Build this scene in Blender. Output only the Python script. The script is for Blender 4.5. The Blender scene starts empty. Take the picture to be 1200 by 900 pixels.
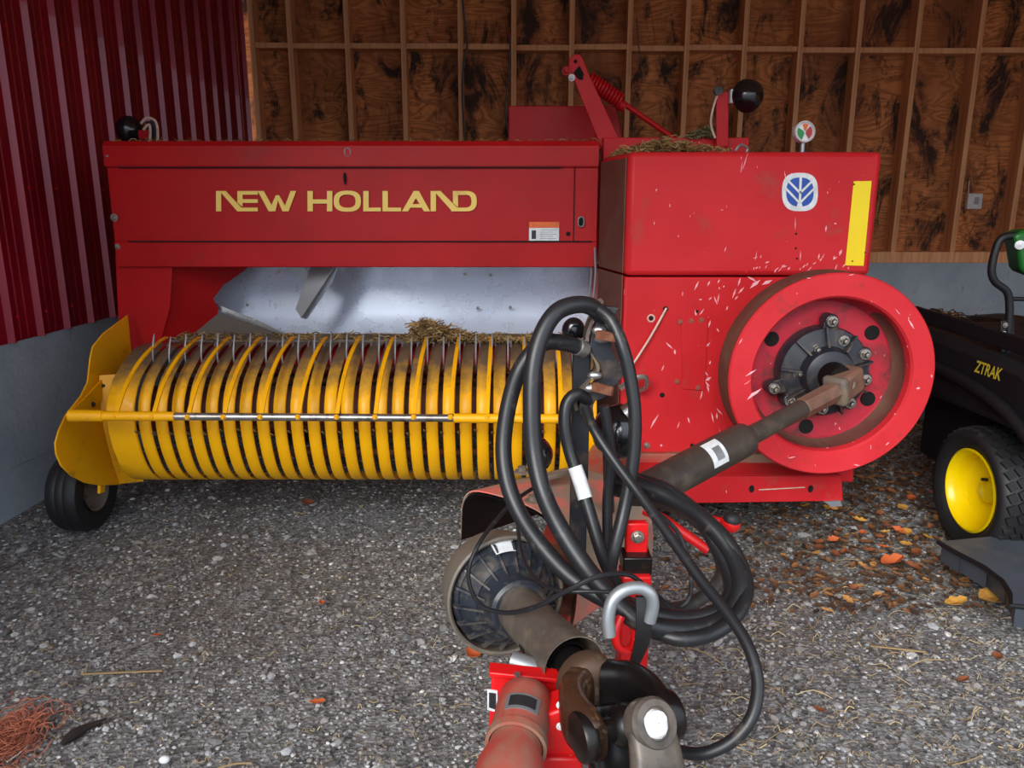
import bpy, bmesh, math, random
from math import sin, cos, tan, pi, radians as R, sqrt
from mathutils import Vector as V, Matrix, noise
random.seed(7)
scn = bpy.context.scene
col = scn.collection

# ------------------------------------------------------------------ camera
F = 890.0; PITCH = R(13.3); CAM = V((0, 0, 1.28))
cd = bpy.data.cameras.new('camera'); cam = bpy.data.objects.new('camera', cd); col.objects.link(cam)
cd.sensor_width = 36; cd.lens = 36 * F / 1200; cd.clip_start = .02
cam.location = CAM; cam.rotation_euler = (pi / 2 - PITCH, 0, 0)
scn.camera = cam
FW = V((0, cos(PITCH), -sin(PITCH))); UP = V((0, sin(PITCH), cos(PITCH)))
def ray(px, py): return FW + V(((px - 600) / F, 0, 0)) + UP * ((450 - py) / F)
def at(px, py, Y): r = ray(px, py); return CAM + r * (Y / r.y)          # measured point at a known distance from the camera
def atX(px, py, X): r = ray(px, py); return CAM + r * (X / r.x)
def atZ(px, py, Z): r = ray(px, py); return CAM + r * ((Z - CAM.z) / r.z)

# ------------------------------------------------------------------ materials
def lin(c):
    return tuple(((x / 255) / 12.92 if x / 255 <= .04045 else (((x / 255) + .055) / 1.055) ** 2.4) for x in c) + (1,)
def newmat(name):
    m = bpy.data.materials.new(name); m.use_nodes = True
    nt = m.node_tree; b = nt.nodes['Principled BSDF']
    return m, nt, b
def N(nt, t, **kw):
    n = nt.nodes.new(t)
    for k, v in kw.items():
        if k in n.inputs: n.inputs[k].default_value = v
        else: setattr(n, k, v)
    return n
def ramp(nt, src, stops):
    r = nt.nodes.new('ShaderNodeValToRGB'); e = r.color_ramp.elements
    while len(e) < len(stops): e.new(.5)
    for el, (p, c) in zip(e, stops):
        el.position = p; el.color = c if len(c) == 4 else tuple(c) + (1,)
    nt.links.new(src, r.inputs[0]); return r
def mix(nt, fac, a, b):
    m = nt.nodes.new('ShaderNodeMix'); m.data_type = 'RGBA'
    if isinstance(fac, float): m.inputs[0].default_value = fac
    else: nt.links.new(fac, m.inputs[0])
    for i, x in ((6, a), (7, b)):
        if isinstance(x, tuple): m.inputs[i].default_value = x
        else: nt.links.new(x, m.inputs[i])
    return m.outputs[2]
def coords(nt, scale=(1, 1, 1), rot=(0, 0, 0)):
    tc = nt.nodes.new('ShaderNodeTexCoord'); mp = nt.nodes.new('ShaderNodeMapping')
    mp.inputs['Scale'].default_value = scale; mp.inputs['Rotation'].default_value = rot
    nt.links.new(tc.outputs['Object'], mp.inputs[0]); return mp.outputs[0]
def nz(nt, vec, scale, detail=5, rough=.6, dist=0):
    n = N(nt, 'ShaderNodeTexNoise', Scale=scale, Detail=detail, Roughness=rough, Distortion=dist)
    nt.links.new(vec, n.inputs['Vector']); return n.outputs['Fac']
def bump(nt, b, src, strength, dist=.01):
    n = N(nt, 'ShaderNodeBump', Strength=strength, Distance=dist)
    nt.links.new(src, n.inputs['Height']); nt.links.new(n.outputs[0], b.inputs['Normal'])
def paint(name, c, c2=None, rough=.4, metal=0, dirt=None, dlo=.5, dhi=.7, dscale=6, chips=None, cthr=.70, bmp=.08, stretch=(1, 1, 1), coat=0):
    """painted / worn surface: base tone variation, dust or rust patches, small chips"""
    m, nt, b = newmat(name)
    vec = coords(nt, stretch)
    c2 = c2 or tuple(int(x * .82) for x in c)
    f = nz(nt, vec, 3.5, 6)
    colr = mix(nt, ramp(nt, f, [(.35, (0, 0, 0)), (.7, (1, 1, 1))]).outputs[0], lin(c), lin(c2))
    if dirt:
        g = nz(nt, vec, dscale, 9, .68, .3)
        rm = ramp(nt, g, [(dlo, (0, 0, 0)), (dhi, (1, 1, 1))])
        colr = mix(nt, rm.outputs[0], colr, lin(dirt))
    if chips:
        v2 = coords(nt, (2.2, 2.2, .8), (0, .45, 0))
        h = nz(nt, v2, 34, 2, .5, .4)
        h2 = nz(nt, vec, 2.2, 2)
        mm = N(nt, 'ShaderNodeMath', operation='MULTIPLY')
        nt.links.new(ramp(nt, h, [(cthr, (0, 0, 0)), (cthr + .025, (1, 1, 1))]).outputs[0], mm.inputs[0])
        nt.links.new(ramp(nt, h2, [(.40, (0, 0, 0)), (.5, (1, 1, 1))]).outputs[0], mm.inputs[1])
        colr = mix(nt, mm.outputs[0], colr, lin(chips))
    nt.links.new(colr, b.inputs['Base Color'])
    b.inputs['Metallic'].default_value = metal
    rr = nz(nt, vec, 9, 4)
    mr = N(nt, 'ShaderNodeMapRange'); mr.inputs[3].default_value = rough - .1; mr.inputs[4].default_value = rough + .15
    nt.links.new(rr, mr.inputs[0]); nt.links.new(mr.outputs[0], b.inputs['Roughness'])
    if coat: b.inputs['Coat Weight'].default_value = coat
    if bmp: bump(nt, b, nz(nt, vec, 60, 4), bmp, .002)
    return m
def flat(name, c, rough=.5, metal=0):
    m, nt, b = newmat(name)
    f = nz(nt, coords(nt), 30, 4)
    nt.links.new(mix(nt, ramp(nt, f, [(.4, (0, 0, 0)), (.75, (1, 1, 1))]).outputs[0], lin(c), lin(tuple(int(x * .86) for x in c))), b.inputs['Base Color'])
    b.inputs['Roughness'].default_value = rough; b.inputs['Metallic'].default_value = metal
    return m

M = {}
M['red'] = paint('red_paint', (188, 24, 28), (170, 20, 24), .38, dirt=(122, 58, 48), dlo=.60, dhi=.82, dscale=4, bmp=.03)
M['red_worn'] = paint('worn_red_paint', (208, 42, 48), (194, 33, 39), .42, dirt=(160, 78, 70), dlo=.58, dhi=.8, dscale=7, chips=(250, 190, 198), cthr=.75, bmp=.05)
M['red_fly'] = paint('flywheel_red_paint', (214, 50, 58), (198, 40, 48), .45, dirt=(120, 60, 52), dlo=.58, dhi=.78, dscale=11, chips=(245, 190, 195), cthr=.72, bmp=.06)
M['red_dusty'] = paint('dusty_red_paint', (176, 62, 52), (150, 82, 68), .6, dirt=(138, 116, 96), dlo=.42, dhi=.62, dscale=7, bmp=.1)
M['red_bright'] = paint('bright_red_paint', (222, 22, 24), (204, 18, 22), .35, dirt=(120, 50, 40), dlo=.6, dhi=.8, dscale=14, chips=(230, 150, 150), cthr=.72)
M['guard'] = paint('dusty_guard_paint', (226, 112, 100), (190, 132, 112), .55, dirt=(152, 136, 118), dlo=.40, dhi=.52, dscale=5, bmp=.1)
M['web'] = paint('grimy_web_paint', (196, 34, 56), (164, 30, 48), .5, dirt=(74, 46, 42), dlo=.50, dhi=.66, dscale=6, chips=(240, 180, 190), cthr=.74)
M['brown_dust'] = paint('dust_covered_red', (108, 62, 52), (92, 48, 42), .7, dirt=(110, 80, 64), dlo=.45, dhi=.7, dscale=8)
M['yellow'] = paint('yellow_paint', (255, 186, 6), (246, 172, 5), .38, dirt=(150, 112, 52), dlo=.56, dhi=.8, dscale=9)
def dusty_yellow():
    m = paint('dust_topped_yellow', (255, 188, 4), (250, 178, 3), .38, bmp=.08); nt = m.node_tree; b = nt.nodes['Principled BSDF']
    old = b.inputs['Base Color'].links[0].from_socket
    g = nt.nodes.new('ShaderNodeNewGeometry'); sp = nt.nodes.new('ShaderNodeSeparateXYZ'); nt.links.new(g.outputs['Position'], sp.inputs[0])
    n = nz(nt, g.outputs['Position'], 14, 6, .7)
    a = N(nt, 'ShaderNodeMath', operation='MULTIPLY_ADD'); nt.links.new(n, a.inputs[0]); a.inputs[1].default_value = .16; nt.links.new(sp.outputs[2], a.inputs[2])
    rm = ramp(nt, a.outputs[0], [(.68, (0, 0, 0)), (.73, (.5, .5, .5)), (.79, (1, 1, 1))])
    nt.links.new(mix(nt, rm.outputs[0], old, lin((104, 88, 70))), b.inputs['Base Color']); return m
M['yellow_band'] = dusty_yellow()
M['steel_worn'] = paint('worn_bar_steel', (200, 196, 190), (120, 116, 112), .3, .8, dirt=(60, 54, 50), dlo=.5, dhi=.7, dscale=18)
M['silver'] = paint('polished_sheet_steel', (224, 236, 255), (216, 230, 252), .26, .3, dirt=(186, 196, 208), dlo=.62, dhi=1.0, dscale=4, bmp=.02)
M['galv'] = paint('galvanised_steel', (176, 182, 186), (150, 154, 158), .42, .7)
M['grey_dust'] = paint('dusty_grey_steel', (116, 106, 96), (100, 90, 82), .65, .1, dirt=(140, 120, 90), dlo=.5, dhi=.7, dscale=8)
M['chrome'] = paint('bright_plated_steel', (214, 214, 212), (190, 190, 186), .25, .9)
M['bolt'] = paint('bolt_steel', (188, 184, 176), (140, 132, 122), .35, .8, dirt=(90, 70, 56), dlo=.55, dhi=.7, dscale=60)
M['black_cast'] = paint('black_casting_paint', (38, 42, 50), (28, 30, 36), .38, dirt=(96, 78, 64), dlo=.50, dhi=.70, dscale=9)
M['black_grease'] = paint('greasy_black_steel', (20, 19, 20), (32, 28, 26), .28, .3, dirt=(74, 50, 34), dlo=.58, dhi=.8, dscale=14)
M['brown_steel'] = paint('dirty_brown_steel', (96, 74, 58), (70, 52, 42), .5, .3, dirt=(150, 136, 118), dlo=.55, dhi=.75, dscale=16)
M['tube'] = paint('dirty_black_tube', (70, 62, 56), (54, 49, 46), .42, dirt=(112, 98, 82), dlo=.48, dhi=.75, dscale=7)
M['tube_dusty'] = paint('dusty_black_tube', (98, 88, 78), (72, 66, 62), .36, dirt=(136, 122, 102), dlo=.48, dhi=.75, dscale=7)
M['yoke_brown'] = paint('oily_brown_steel', (92, 58, 38), (34, 28, 26), .25, .3, dirt=(150, 120, 84), dlo=.56, dhi=.7, dscale=30)
M['boss'] = paint('dusty_yoke_steel', (112, 102, 92), (70, 65, 60), .4, .2, dirt=(40, 37, 35), dlo=.46, dhi=.7, dscale=18)
M['tube_grey'] = paint('dusty_shell_plastic', (112, 104, 94), (92, 86, 78), .55, dirt=(150, 134, 110), dlo=.5, dhi=.75, dscale=10)
M['boss2'] = paint('reddish_brown_steel', (142, 108, 90), (116, 84, 70), .45, .2, dirt=(82, 70, 66), dlo=.5, dhi=.7, dscale=16)
M['rust'] = paint('rusty_steel', (124, 72, 50), (98, 56, 40), .75, .2, dirt=(150, 104, 78), dlo=.5, dhi=.7, dscale=30)
M['rubber'] = paint('black_rubber', (30, 30, 32), (24, 24, 26), .55, dirt=(72, 68, 62), dlo=.6, dhi=.8, dscale=14)
M['hose'] = paint('black_hose_rubber', (34, 35, 38), (28, 29, 32), .36, dirt=(88, 78, 70), dlo=.58, dhi=.72, dscale=24, bmp=.05)
M['hose_dusty'] = paint('dusty_hose_rubber', (58, 55, 52), (44, 43, 42), .5, dirt=(96, 84, 72), dlo=.5, dhi=.72, dscale=20)
M['plastic'] = paint('blue_black_plastic', (44, 50, 60), (34, 38, 46), .35, dirt=(110, 102, 90), dlo=.47, dhi=.72, dscale=22)
M['lamp_black'] = paint('gloss_black_lamp', (22, 26, 32), (14, 16, 20), .15, coat=.5)
M['white'] = flat('white_vinyl', (232, 236, 238), .4)
M['orange'] = flat('orange_vinyl', (236, 110, 40), .4)
M['letter'] = paint('cream_yellow_vinyl', (255, 222, 112), (254, 214, 104), .4, dirt=(220, 170, 90), dlo=.6, dhi=.8, bmp=0)
M['logo_blue'] = flat('blue_vinyl', (34, 82, 178), .4)
M['reflector'] = paint('yellow_reflective_tape', (255, 226, 0), (250, 216, 0), .35, dirt=(150, 120, 20), dlo=.68, dhi=.74, dscale=50, bmp=0)
M['chip'] = flat('bare_primer', (250, 186, 194), .6)
M['hole'] = flat('dark_hole', (12, 10, 10), .9)
M['cord'] = flat('pale_cord', (226, 200, 182), .6)
M['green'] = flat('green_lens', (40, 150, 70), .4)
M['redlens'] = flat('red_dial', (190, 50, 50), .4)
M['decal_dark'] = flat('dark_decal_print', (40, 40, 42), .5)
M['mower_black'] = paint('mower_black_plastic', (18, 20, 25), (13, 15, 19), .5)
M['mower_grey'] = paint('grey_rubber_deck', (78, 84, 94), (62, 68, 76), .42, dirt=(110, 108, 104), dlo=.55, dhi=.8, dscale=6)
M['mower_green'] = paint('mower_green_paint', (28, 110, 40), (20, 92, 32), .3)
M['rim_yellow'] = paint('glossy_yellow_rim', (244, 214, 0), (236, 200, 0), .28)
M['ztrak'] = flat('yellow_print', (220, 200, 60), .5)
M['tarp'] = paint('black_tarp', (20, 20, 22), (14, 14, 16), .45)
M['twine'] = paint('orange_twine', (186, 112, 86), (150, 82, 62), .85, bmp=.2)
M['leaf_brown'] = paint('brown_leaf', (146, 84, 48), (112, 66, 38), .7, dscale=40, dirt=(90, 56, 34))
M['leaf_orange'] = paint('orange_leaf', (206, 104, 50), (178, 82, 44), .65)
M['leaf_yellow'] = paint('yellow_leaf', (216, 164, 74), (190, 134, 58), .65, dscale=40, dirt=(150, 96, 44))
M['cable'] = flat('grey_cable', (92, 92, 96), .5)
M['bark'] = paint('dark_debris', (44, 32, 26), (30, 22, 18), .9, bmp=.4)

def red_metal():
    m, nt, b = newmat('dark_red_siding')
    v = coords(nt, (1, 1, .25)); f = nz(nt, v, 5, 6)
    c = mix(nt, ramp(nt, f, [(.4, (0, 0, 0)), (.7, (1, 1, 1))]).outputs[0], lin((150, 12, 34)), lin((104, 6, 20)))
    v2 = coords(nt, (3, 3, .5)); g = nz(nt, v2, 9, 8, .7)
    c = mix(nt, ramp(nt, g, [(.64, (0, 0, 0)), (.72, (1, 1, 1))]).outputs[0], c, lin((124, 66, 62)))
    nt.links.new(c, b.inputs['Base Color']); b.inputs['Roughness'].default_value = .34
    b.inputs['Coat Weight'].default_value = .3; b.inputs['Specular IOR Level'].default_value = .9; b.inputs['Specular Tint'].default_value = (1, .42, .55, 1)
    return m
M['siding'] = red_metal()
for k_ in ('red', 'red_worn', 'red_fly'): M[k_].node_tree.nodes['Principled BSDF'].inputs['Specular IOR Level'].default_value = .22
def concrete():
    m, nt, b = newmat('concrete'); v = coords(nt)
    f = nz(nt, v, 2.2, 8, .65)
    c = mix(nt, ramp(nt, f, [(.3, (0, 0, 0)), (.72, (1, 1, 1))]).outputs[0], lin((140, 156, 172)), lin((178, 190, 200)))
    w = coords(nt, (1, 1, .5)); g = nz(nt, w, 14, 6, .7)
    c = mix(nt, ramp(nt, g, [(.62, (0, 0, 0)), (.8, (1, 1, 1))]).outputs[0], c, lin((78, 84, 90)))
    nt.links.new(c, b.inputs['Base Color']); b.inputs['Roughness'].default_value = .85
    bump(nt, b, nz(nt, v, 35, 8), .35, .01); return m
M['concrete'] = concrete()
def plywood():
    m, nt, b = newmat('plywood')
    # sheets run with their grain across the wall; swirls by heavy distortion
    v = coords(nt, (.55, 1, 2.4)); n1 = nz(nt, v, 1.7, 3, .5, 1.3)
    wv = N(nt, 'ShaderNodeMath', operation='MULTIPLY'); wv.inputs[1].default_value = 26
    nt.links.new(n1, wv.inputs[0])
    fr = N(nt, 'ShaderNodeMath', operation='PINGPONG'); fr.inputs[1].default_value = 1
    nt.links.new(wv.outputs[0], fr.inputs[0])
    c = mix(nt, ramp(nt, fr.outputs[0], [(.2, (0, 0, 0)), (.9, (1, 1, 1))]).outputs[0], lin((226, 146, 84)), lin((178, 106, 58)))
    f2 = nz(nt, coords(nt, (1.2, 1, .45)), 1.8, 4, .6)
    c = mix(nt, ramp(nt, f2, [(.4, (0, 0, 0)), (.65, (1, 1, 1))]).outputs[0], c, lin((146, 84, 46)))
    g = nz(nt, coords(nt, (1.7, 1, .9)), 2.6, 7, .75, .6)
    c = mix(nt, ramp(nt, g, [(.50, (0, 0, 0)), (.60, (1, 1, 1))]).outputs[0], c, lin((60, 36, 24)))
    nt.links.new(c, b.inputs['Base Color']); b.inputs['Roughness'].default_value = .75
    bump(nt, b, fr.outputs[0], .15, .004); return m
M['plywood'] = plywood()
def lumber():
    m, nt, b = newmat('lumber'); v = coords(nt, (18, 18, .8)); f = nz(nt, v, 1.5, 5, .6)
    c = mix(nt, ramp(nt, f, [(.35, (0, 0, 0)), (.7, (1, 1, 1))]).outputs[0], lin((246, 184, 132)), lin((204, 142, 96)))
    nt.links.new(c, b.inputs['Base Color']); b.inputs['Roughness'].default_value = .7; return m
M['lumber'] = lumber()
def gravel_ground():
    m, nt, b = newmat('gravel_ground'); v = coords(nt)
    vo = N(nt, 'ShaderNodeTexVoronoi', Scale=75); nt.links.new(v, vo.inputs['Vector'])
    bw = N(nt, 'ShaderNodeRGBToBW'); nt.links.new(vo.outputs['Color'], bw.inputs[0])
    c = ramp(nt, bw.outputs[0], [(.15, lin((96, 95, 95))), (.5, lin((142, 141, 140))), (.8, lin((178, 179, 181)))]).outputs[0]
    g = nz(nt, v, 1.3, 6, .65)
    c = mix(nt, ramp(nt, g, [(.5, (0, 0, 0)), (.72, (.6, .6, .6))]).outputs[0], c, lin((112, 98, 82)))
    fine = nz(nt, v, 160, 4, .7)
    c = mix(nt, ramp(nt, fine, [(.45, (0, 0, 0)), (.7, (.6, .6, .6))]).outputs[0], c, lin((50, 46, 44)))
    nt.links.new(c, b.inputs['Base Color']); b.inputs['Roughness'].default_value = .9
    ad = N(nt, 'ShaderNodeMath', operation='ADD'); nt.links.new(vo.outputs['Distance'], ad.inputs[0]); nt.links.new(fine, ad.inputs[1])
    bump(nt, b, ad.outputs[0], 1.0, .012); return m
M['ground'] = gravel_ground()
def stone(name, stops, rough=.85):
    m, nt, b = newmat(name)
    gi = nt.nodes.new('ShaderNodeNewGeometry')
    c = ramp(nt, gi.outputs['Random Per Island'], stops).outputs[0]
    nt.links.new(c, b.inputs['Base Color']); b.inputs['Roughness'].default_value = rough; return m
M['pebble'] = stone('loose_pebbles', [(0, lin((84, 83, 84))), (.35, lin((122, 122, 122))), (.6, lin((148, 142, 134))), (.8, lin((158, 160, 163))), (.97, lin((178, 178, 178))), (1, lin((222, 220, 214)))])
M['straw'] = stone('straw_bits', [(0, lin((110, 88, 60))), (.5, lin((158, 134, 94))), (1, lin((206, 186, 142)))])
M['litter'] = stone('leaf_litter', [(0, lin((58, 42, 30))), (.6, lin((92, 62, 40))), (.9, lin((136, 92, 54))), (1, lin((190, 136, 74)))])
M['hay'] = stone('dry_hay', [(0, lin((92, 70, 42))), (.5, lin((142, 112, 68))), (1, lin((190, 160, 104)))])
M['hay_green'] = stone('greenish_hay', [(0, lin((70, 68, 44))), (.5, lin((110, 106, 70))), (1, lin((160, 150, 100)))])

# ------------------------------------------------------------------ mesh helpers
class MB:
    def __init__(s): s.v = []; s.f = []
    def add(s, vs, fs):
        o = len(s.v); s.v += [V(x) for x in vs]; s.f += [tuple(i + o for i in f) for f in fs]; return s
    def box(s, c, d, rot=None):
        c = V(c); hx, hy, hz = d[0] / 2, d[1] / 2, d[2] / 2
        vs = [V((x * hx, y * hy, z * hz)) for x in (-1, 1) for y in (-1, 1) for z in (-1, 1)]
        if rot is not None: vs = [rot @ x for x in vs]
        return s.add([c + x for x in vs], [(0, 1, 3, 2), (4, 6, 7, 5), (0, 4, 5, 1), (2, 3, 7, 6), (0, 2, 6, 4), (1, 5, 7, 3)])
    def bar(s, a, b, w, t, side=V((0, 0, 1))):
        """rectangular bar from a to b: w across, t along the `side` direction"""
        a, b = V(a), V(b); d = (b - a).normalized(); e = d.cross(side).normalized(); n = e.cross(d).normalized()
        vs = [p + e * (w / 2 * i) + n * (t / 2 * j) for p in (a, b) for i, j in ((-1, -1), (1, -1), (1, 1), (-1, 1))]
        return s.add(vs, [(0, 3, 2, 1), (4, 5, 6, 7), (0, 1, 5, 4), (1, 2, 6, 5), (2, 3, 7, 6), (3, 0, 4, 7)])
    def tube(s, pts, r, seg=12, caps=True, closed=False):
        pts = [V(p) for p in pts]; n = len(pts)
        rs = r if isinstance(r, (list, tuple)) else [r] * n
        rings = []; prev = None
        for i, p in enumerate(pts):
            if closed: t = pts[(i + 1) % n] - pts[i - 1]
            else: t = pts[min(i + 1, n - 1)] - pts[max(i - 1, 0)]
            t.normalize()
            if prev is None:
                a = V((0, 0, 1)) if abs(t.z) < .9 else V((1, 0, 0)); u = t.cross(a).normalized()
            else:
                u = prev - t * prev.dot(t)
                u = u.normalized() if u.length > 1e-6 else t.cross(V((0, 0, 1))).normalized()
            prev = u; w = t.cross(u)
            rings.append([p + (u * cos(2 * pi * k / seg) + w * sin(2 * pi * k / seg)) * rs[i] for k in range(seg)])
        vs = [q for rg in rings for q in rg]; fs = []
        m = n if closed else n - 1
        for i in range(m):
            j = (i + 1) % n
            for k in range(seg):
                l = (k + 1) % seg; fs.append((i * seg + k, i * seg + l, j * seg + l, j * seg + k))
        if caps and not closed:
            fs.append(tuple(reversed(range(seg)))); fs.append(tuple((n - 1) * seg + k for k in range(seg)))
        return s.add(vs, fs)
    def cyl(s, a, b, r, r2=None, seg=20): return s.tube([a, b], [r, r if r2 is None else r2], seg)
    def lathe(s, prof, o, ax, seg=48, ang=2 * pi, ref=None):
        """prof: (radius, distance along axis)"""
        o, ax = V(o), V(ax).normalized()
        a = ref or (V((0, 0, 1)) if abs(ax.z) < .9 else V((1, 0, 0)))
        u = (a - ax * a.dot(ax)).normalized(); w = ax.cross(u)
        full = abs(ang - 2 * pi) < 1e-6; cnt = seg if full else seg + 1; n = len(prof)
        vs = []
        for k in range(cnt):
            t = ang * k / seg; d = u * cos(t) + w * sin(t)
            vs += [o + ax * h + d * r for r, h in prof]
        fs = []
        for k in range(seg):
            l = (k + 1) % cnt
            for i in range(n - 1): fs.append((k * n + i, k * n + i + 1, l * n + i + 1, l * n + i))
        return s.add(vs, fs)
    def prism(s, pts, thick):
        """polygon (3-D points, planar) given real thickness by vector thick"""
        pts = [V(p) for p in pts]; n = len(pts); th = V(thick)
        vs = pts + [p + th for p in pts]
        fs = [tuple(range(n)), tuple(reversed(range(n, 2 * n)))] + [(i, i + n, (i + 1) % n + n, (i + 1) % n) for i in range(n)]
        return s.add(vs, fs)
    def sheet(s, rows, th):
        """solid sheet from rows of 3-D points, thickened by vector th"""
        n = len(rows); m = len(rows[0]); th = V(th)
        top = [V(p) for r in rows for p in r]; vs = top + [p + th for p in top]; o = n * m; fs = []
        for i in range(n - 1):
            for j in range(m - 1):
                a = i * m + j; q = (a, a + 1, a + m + 1, a + m); fs.append(q); fs.append(tuple(x + o for x in reversed(q)))
        edge = [j for j in range(m)] + [i * m + m - 1 for i in range(1, n)] + [(n - 1) * m + j for j in range(m - 2, -1, -1)] + [i * m for i in range(n - 2, 0, -1)]
        for k in range(len(edge)):
            a, b = edge[k], edge[(k + 1) % len(edge)]; fs.append((a, a + o, b + o, b))
        return s.add(vs, fs)
    def ball(s, c, r, sc=(1, 1, 1), seg=20, rings=12):
        prof = [(max(sin(pi * i / rings), 1e-4) * r, -cos(pi * i / rings) * r) for i in range(rings + 1)]
        k = len(s.v); s.lathe(prof, (0, 0, 0), (0, 0, 1), seg)
        for i in range(k, len(s.v)):
            p = s.v[i]; s.v[i] = V((p.x * sc[0], p.y * sc[1], p.z * sc[2])) + V(c)
        return s
    def build(s, name, mat, parent=None, smooth=True, bevel=0, solid=0, sub=0, angle=38):
        lo = V((min(p.x for p in s.v), min(p.y for p in s.v), min(p.z for p in s.v)))
        hi = V((max(p.x for p in s.v), max(p.y for p in s.v), max(p.z for p in s.v)))
        c = (lo + hi) / 2
        me = bpy.data.meshes.new(name); me.from_pydata([p - c for p in s.v], [], s.f); me.update()
        bm = bmesh.new(); bm.from_mesh(me); bmesh.ops.recalc_face_normals(bm, faces=bm.faces); bm.to_mesh(me); bm.free()
        if smooth:
            me.polygons.foreach_set('use_smooth', [True] * len(me.polygons)); me.set_sharp_from_angle(angle=R(angle))
        me.materials.append(M[mat] if isinstance(mat, str) else mat)
        o = bpy.data.objects.new(name, me); col.objects.link(o)
        if parent: o.parent = parent; o.location = c - WL[parent.name]
        else: o.location = c
        WL[o.name] = c
        if solid: x = o.modifiers.new('s', 'SOLIDIFY'); x.thickness = solid; x.offset = 0
        if bevel: x = o.modifiers.new('b', 'BEVEL'); x.width = bevel; x.segments = 2; x.limit_method = 'ANGLE'; x.angle_limit = R(40)
        if sub: x = o.modifiers.new('u', 'SUBSURF'); x.levels = sub; x.render_levels = sub
        return o
WL = {}
def tag(o, label=None, cat=None, group=None, kind=None):
    if label: o['label'] = label
    if cat: o['category'] = cat
    if group: o['group'] = group
    if kind: o['kind'] = kind
    return o
def empty(name, loc, label, cat, group=None):
    o = bpy.data.objects.new(name, None); o.empty_display_size = .1; col.objects.link(o); o.location = loc
    WL[o.name] = V(loc); return tag(o, label, cat, group)
def dup(o, name, parent, loc):
    c = o.copy(); col.objects.link(c); c.parent = parent; c.location = V(loc) - (WL[parent.name] if parent else V((0, 0, 0))); WL[c.name] = V(loc); return c
def spline(pts, n=10, closed=False):
    pts = [V(p) for p in pts]; out = []; m = len(pts)
    g = (lambda i: pts[i % m]) if closed else (lambda i: pts[max(0, min(m - 1, i))])
    for i in range(m if closed else m - 1):
        p0, p1, p2, p3 = g(i - 1), g(i), g(i + 1), g(i + 2)
        for k in range(n):
            t = k / n
            out.append(.5 * ((2 * p1) + (p2 - p0) * t + (2 * p0 - 5 * p1 + 4 * p2 - p3) * t * t + (3 * p1 - p0 - 3 * p2 + p3) * t ** 3))
    if not closed: out.append(pts[-1])
    return out
def sp3(l): return [at(x, y, Y) for x, y, Y in l]
def basis(ax, ref=V((0, 0, 1))):
    ax = ax.normalized(); u = ref.cross(ax).normalized(); return ax, u, ax.cross(u).normalized()

# ================================================================== the setting
BY = 6.02                                                # back wall distance
L0 = atZ(0, 612, 0); SL = .0438
def lx(y): return L0.x + SL * (y - L0.y)                 # the left wall's x at distance y
# floor
mb = MB(); nx, ny = 110, 110
xs = [-7 + 14 * i / nx for i in range(nx + 1)]; ys = [-6 + 12.5 * j / ny for j in range(ny + 1)]
rows = []
for y in ys: rows.append([V((x, y, .012 * noise.noise(V((x * 1.3, y * 1.3, 0))) + .006 * noise.noise(V((x * 5, y * 5, 3))) - .012)) for x in xs])
mb.sheet(rows, (0, 0, -.2)); fl = mb.build('floor', 'ground'); tag(fl, kind='structure')
# left wall: concrete foot
mb = MB()
zc = 0
y0, y1 = -.4, BY + .2
pm = atX(0, 406, lx(2.95) + .02); ZM = pm.z
mb.add([(lx(y0), y0, -.1), (lx(y1), y1, -.1), (lx(y1), y1, ZM + .03), (lx(y0), y0, ZM + .03), (lx(y0) - .2, y0, -.1), (lx(y1) - .2, y1, -.1), (lx(y1) - .2, y1, ZM + .03), (lx(y0) - .2, y0, ZM + .03)],
       [(0, 1, 2, 3), (7, 6, 5, 4), (0, 4, 5, 1), (1, 5, 6, 2), (2, 6, 7, 3), (3, 7, 4, 0)])
wl = mb.build('wall_left', 'concrete', bevel=.006); tag(wl, kind='structure')
# corrugated siding sheet
pitch = .19; p0 = atX(12, 160, lx(2.9) + .02).y
ph = p0 - pitch * 30
prof = [(.008, 0), (.018, .026), (.026, .026), (.038, 0), (.088, 0), (.094, .004), (.100, 0), (.136, 0), (.142, .004), (.148, 0)]
line = []
for k in range(60):
    for a, h in prof:
        y = ph + k * pitch + a - .022
        if -.4 < y < BY - .0: line.append((y, h))
rows = [[V((lx(y) + .004 + h, y, z)) for y, h in line] for z in (ZM, 3.3)]
mb = MB(); mb.sheet(rows, (-.003, 0, 0)); sd = mb.build('siding', 'siding', wl, angle=20)
# siding screws
mb = MB()
for zz in (ZM + .1, 1.35, 2.0):
    for k in range(60):
        y = ph + k * pitch + .066
        if 1.5 < y < BY - .1: mb.lathe([(.0005, .008), (.006, .006), (.007, 0), (.009, 0)], (lx(y) + .004, y, zz), (1, 0, 0), 8)
mb.build('siding_screws', 'red_worn', wl)
# crack line in the concrete
mb = MB(); a = [atX(x, y, lx(2.95)) for x, y in ((12, 550), (20, 545), (40, 536), (62, 525))]
for p in a: p.x = lx(p.y) + .001
mb.tube(a, .0012, 5); mb.build('concrete_seam', 'galv', wl)
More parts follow.
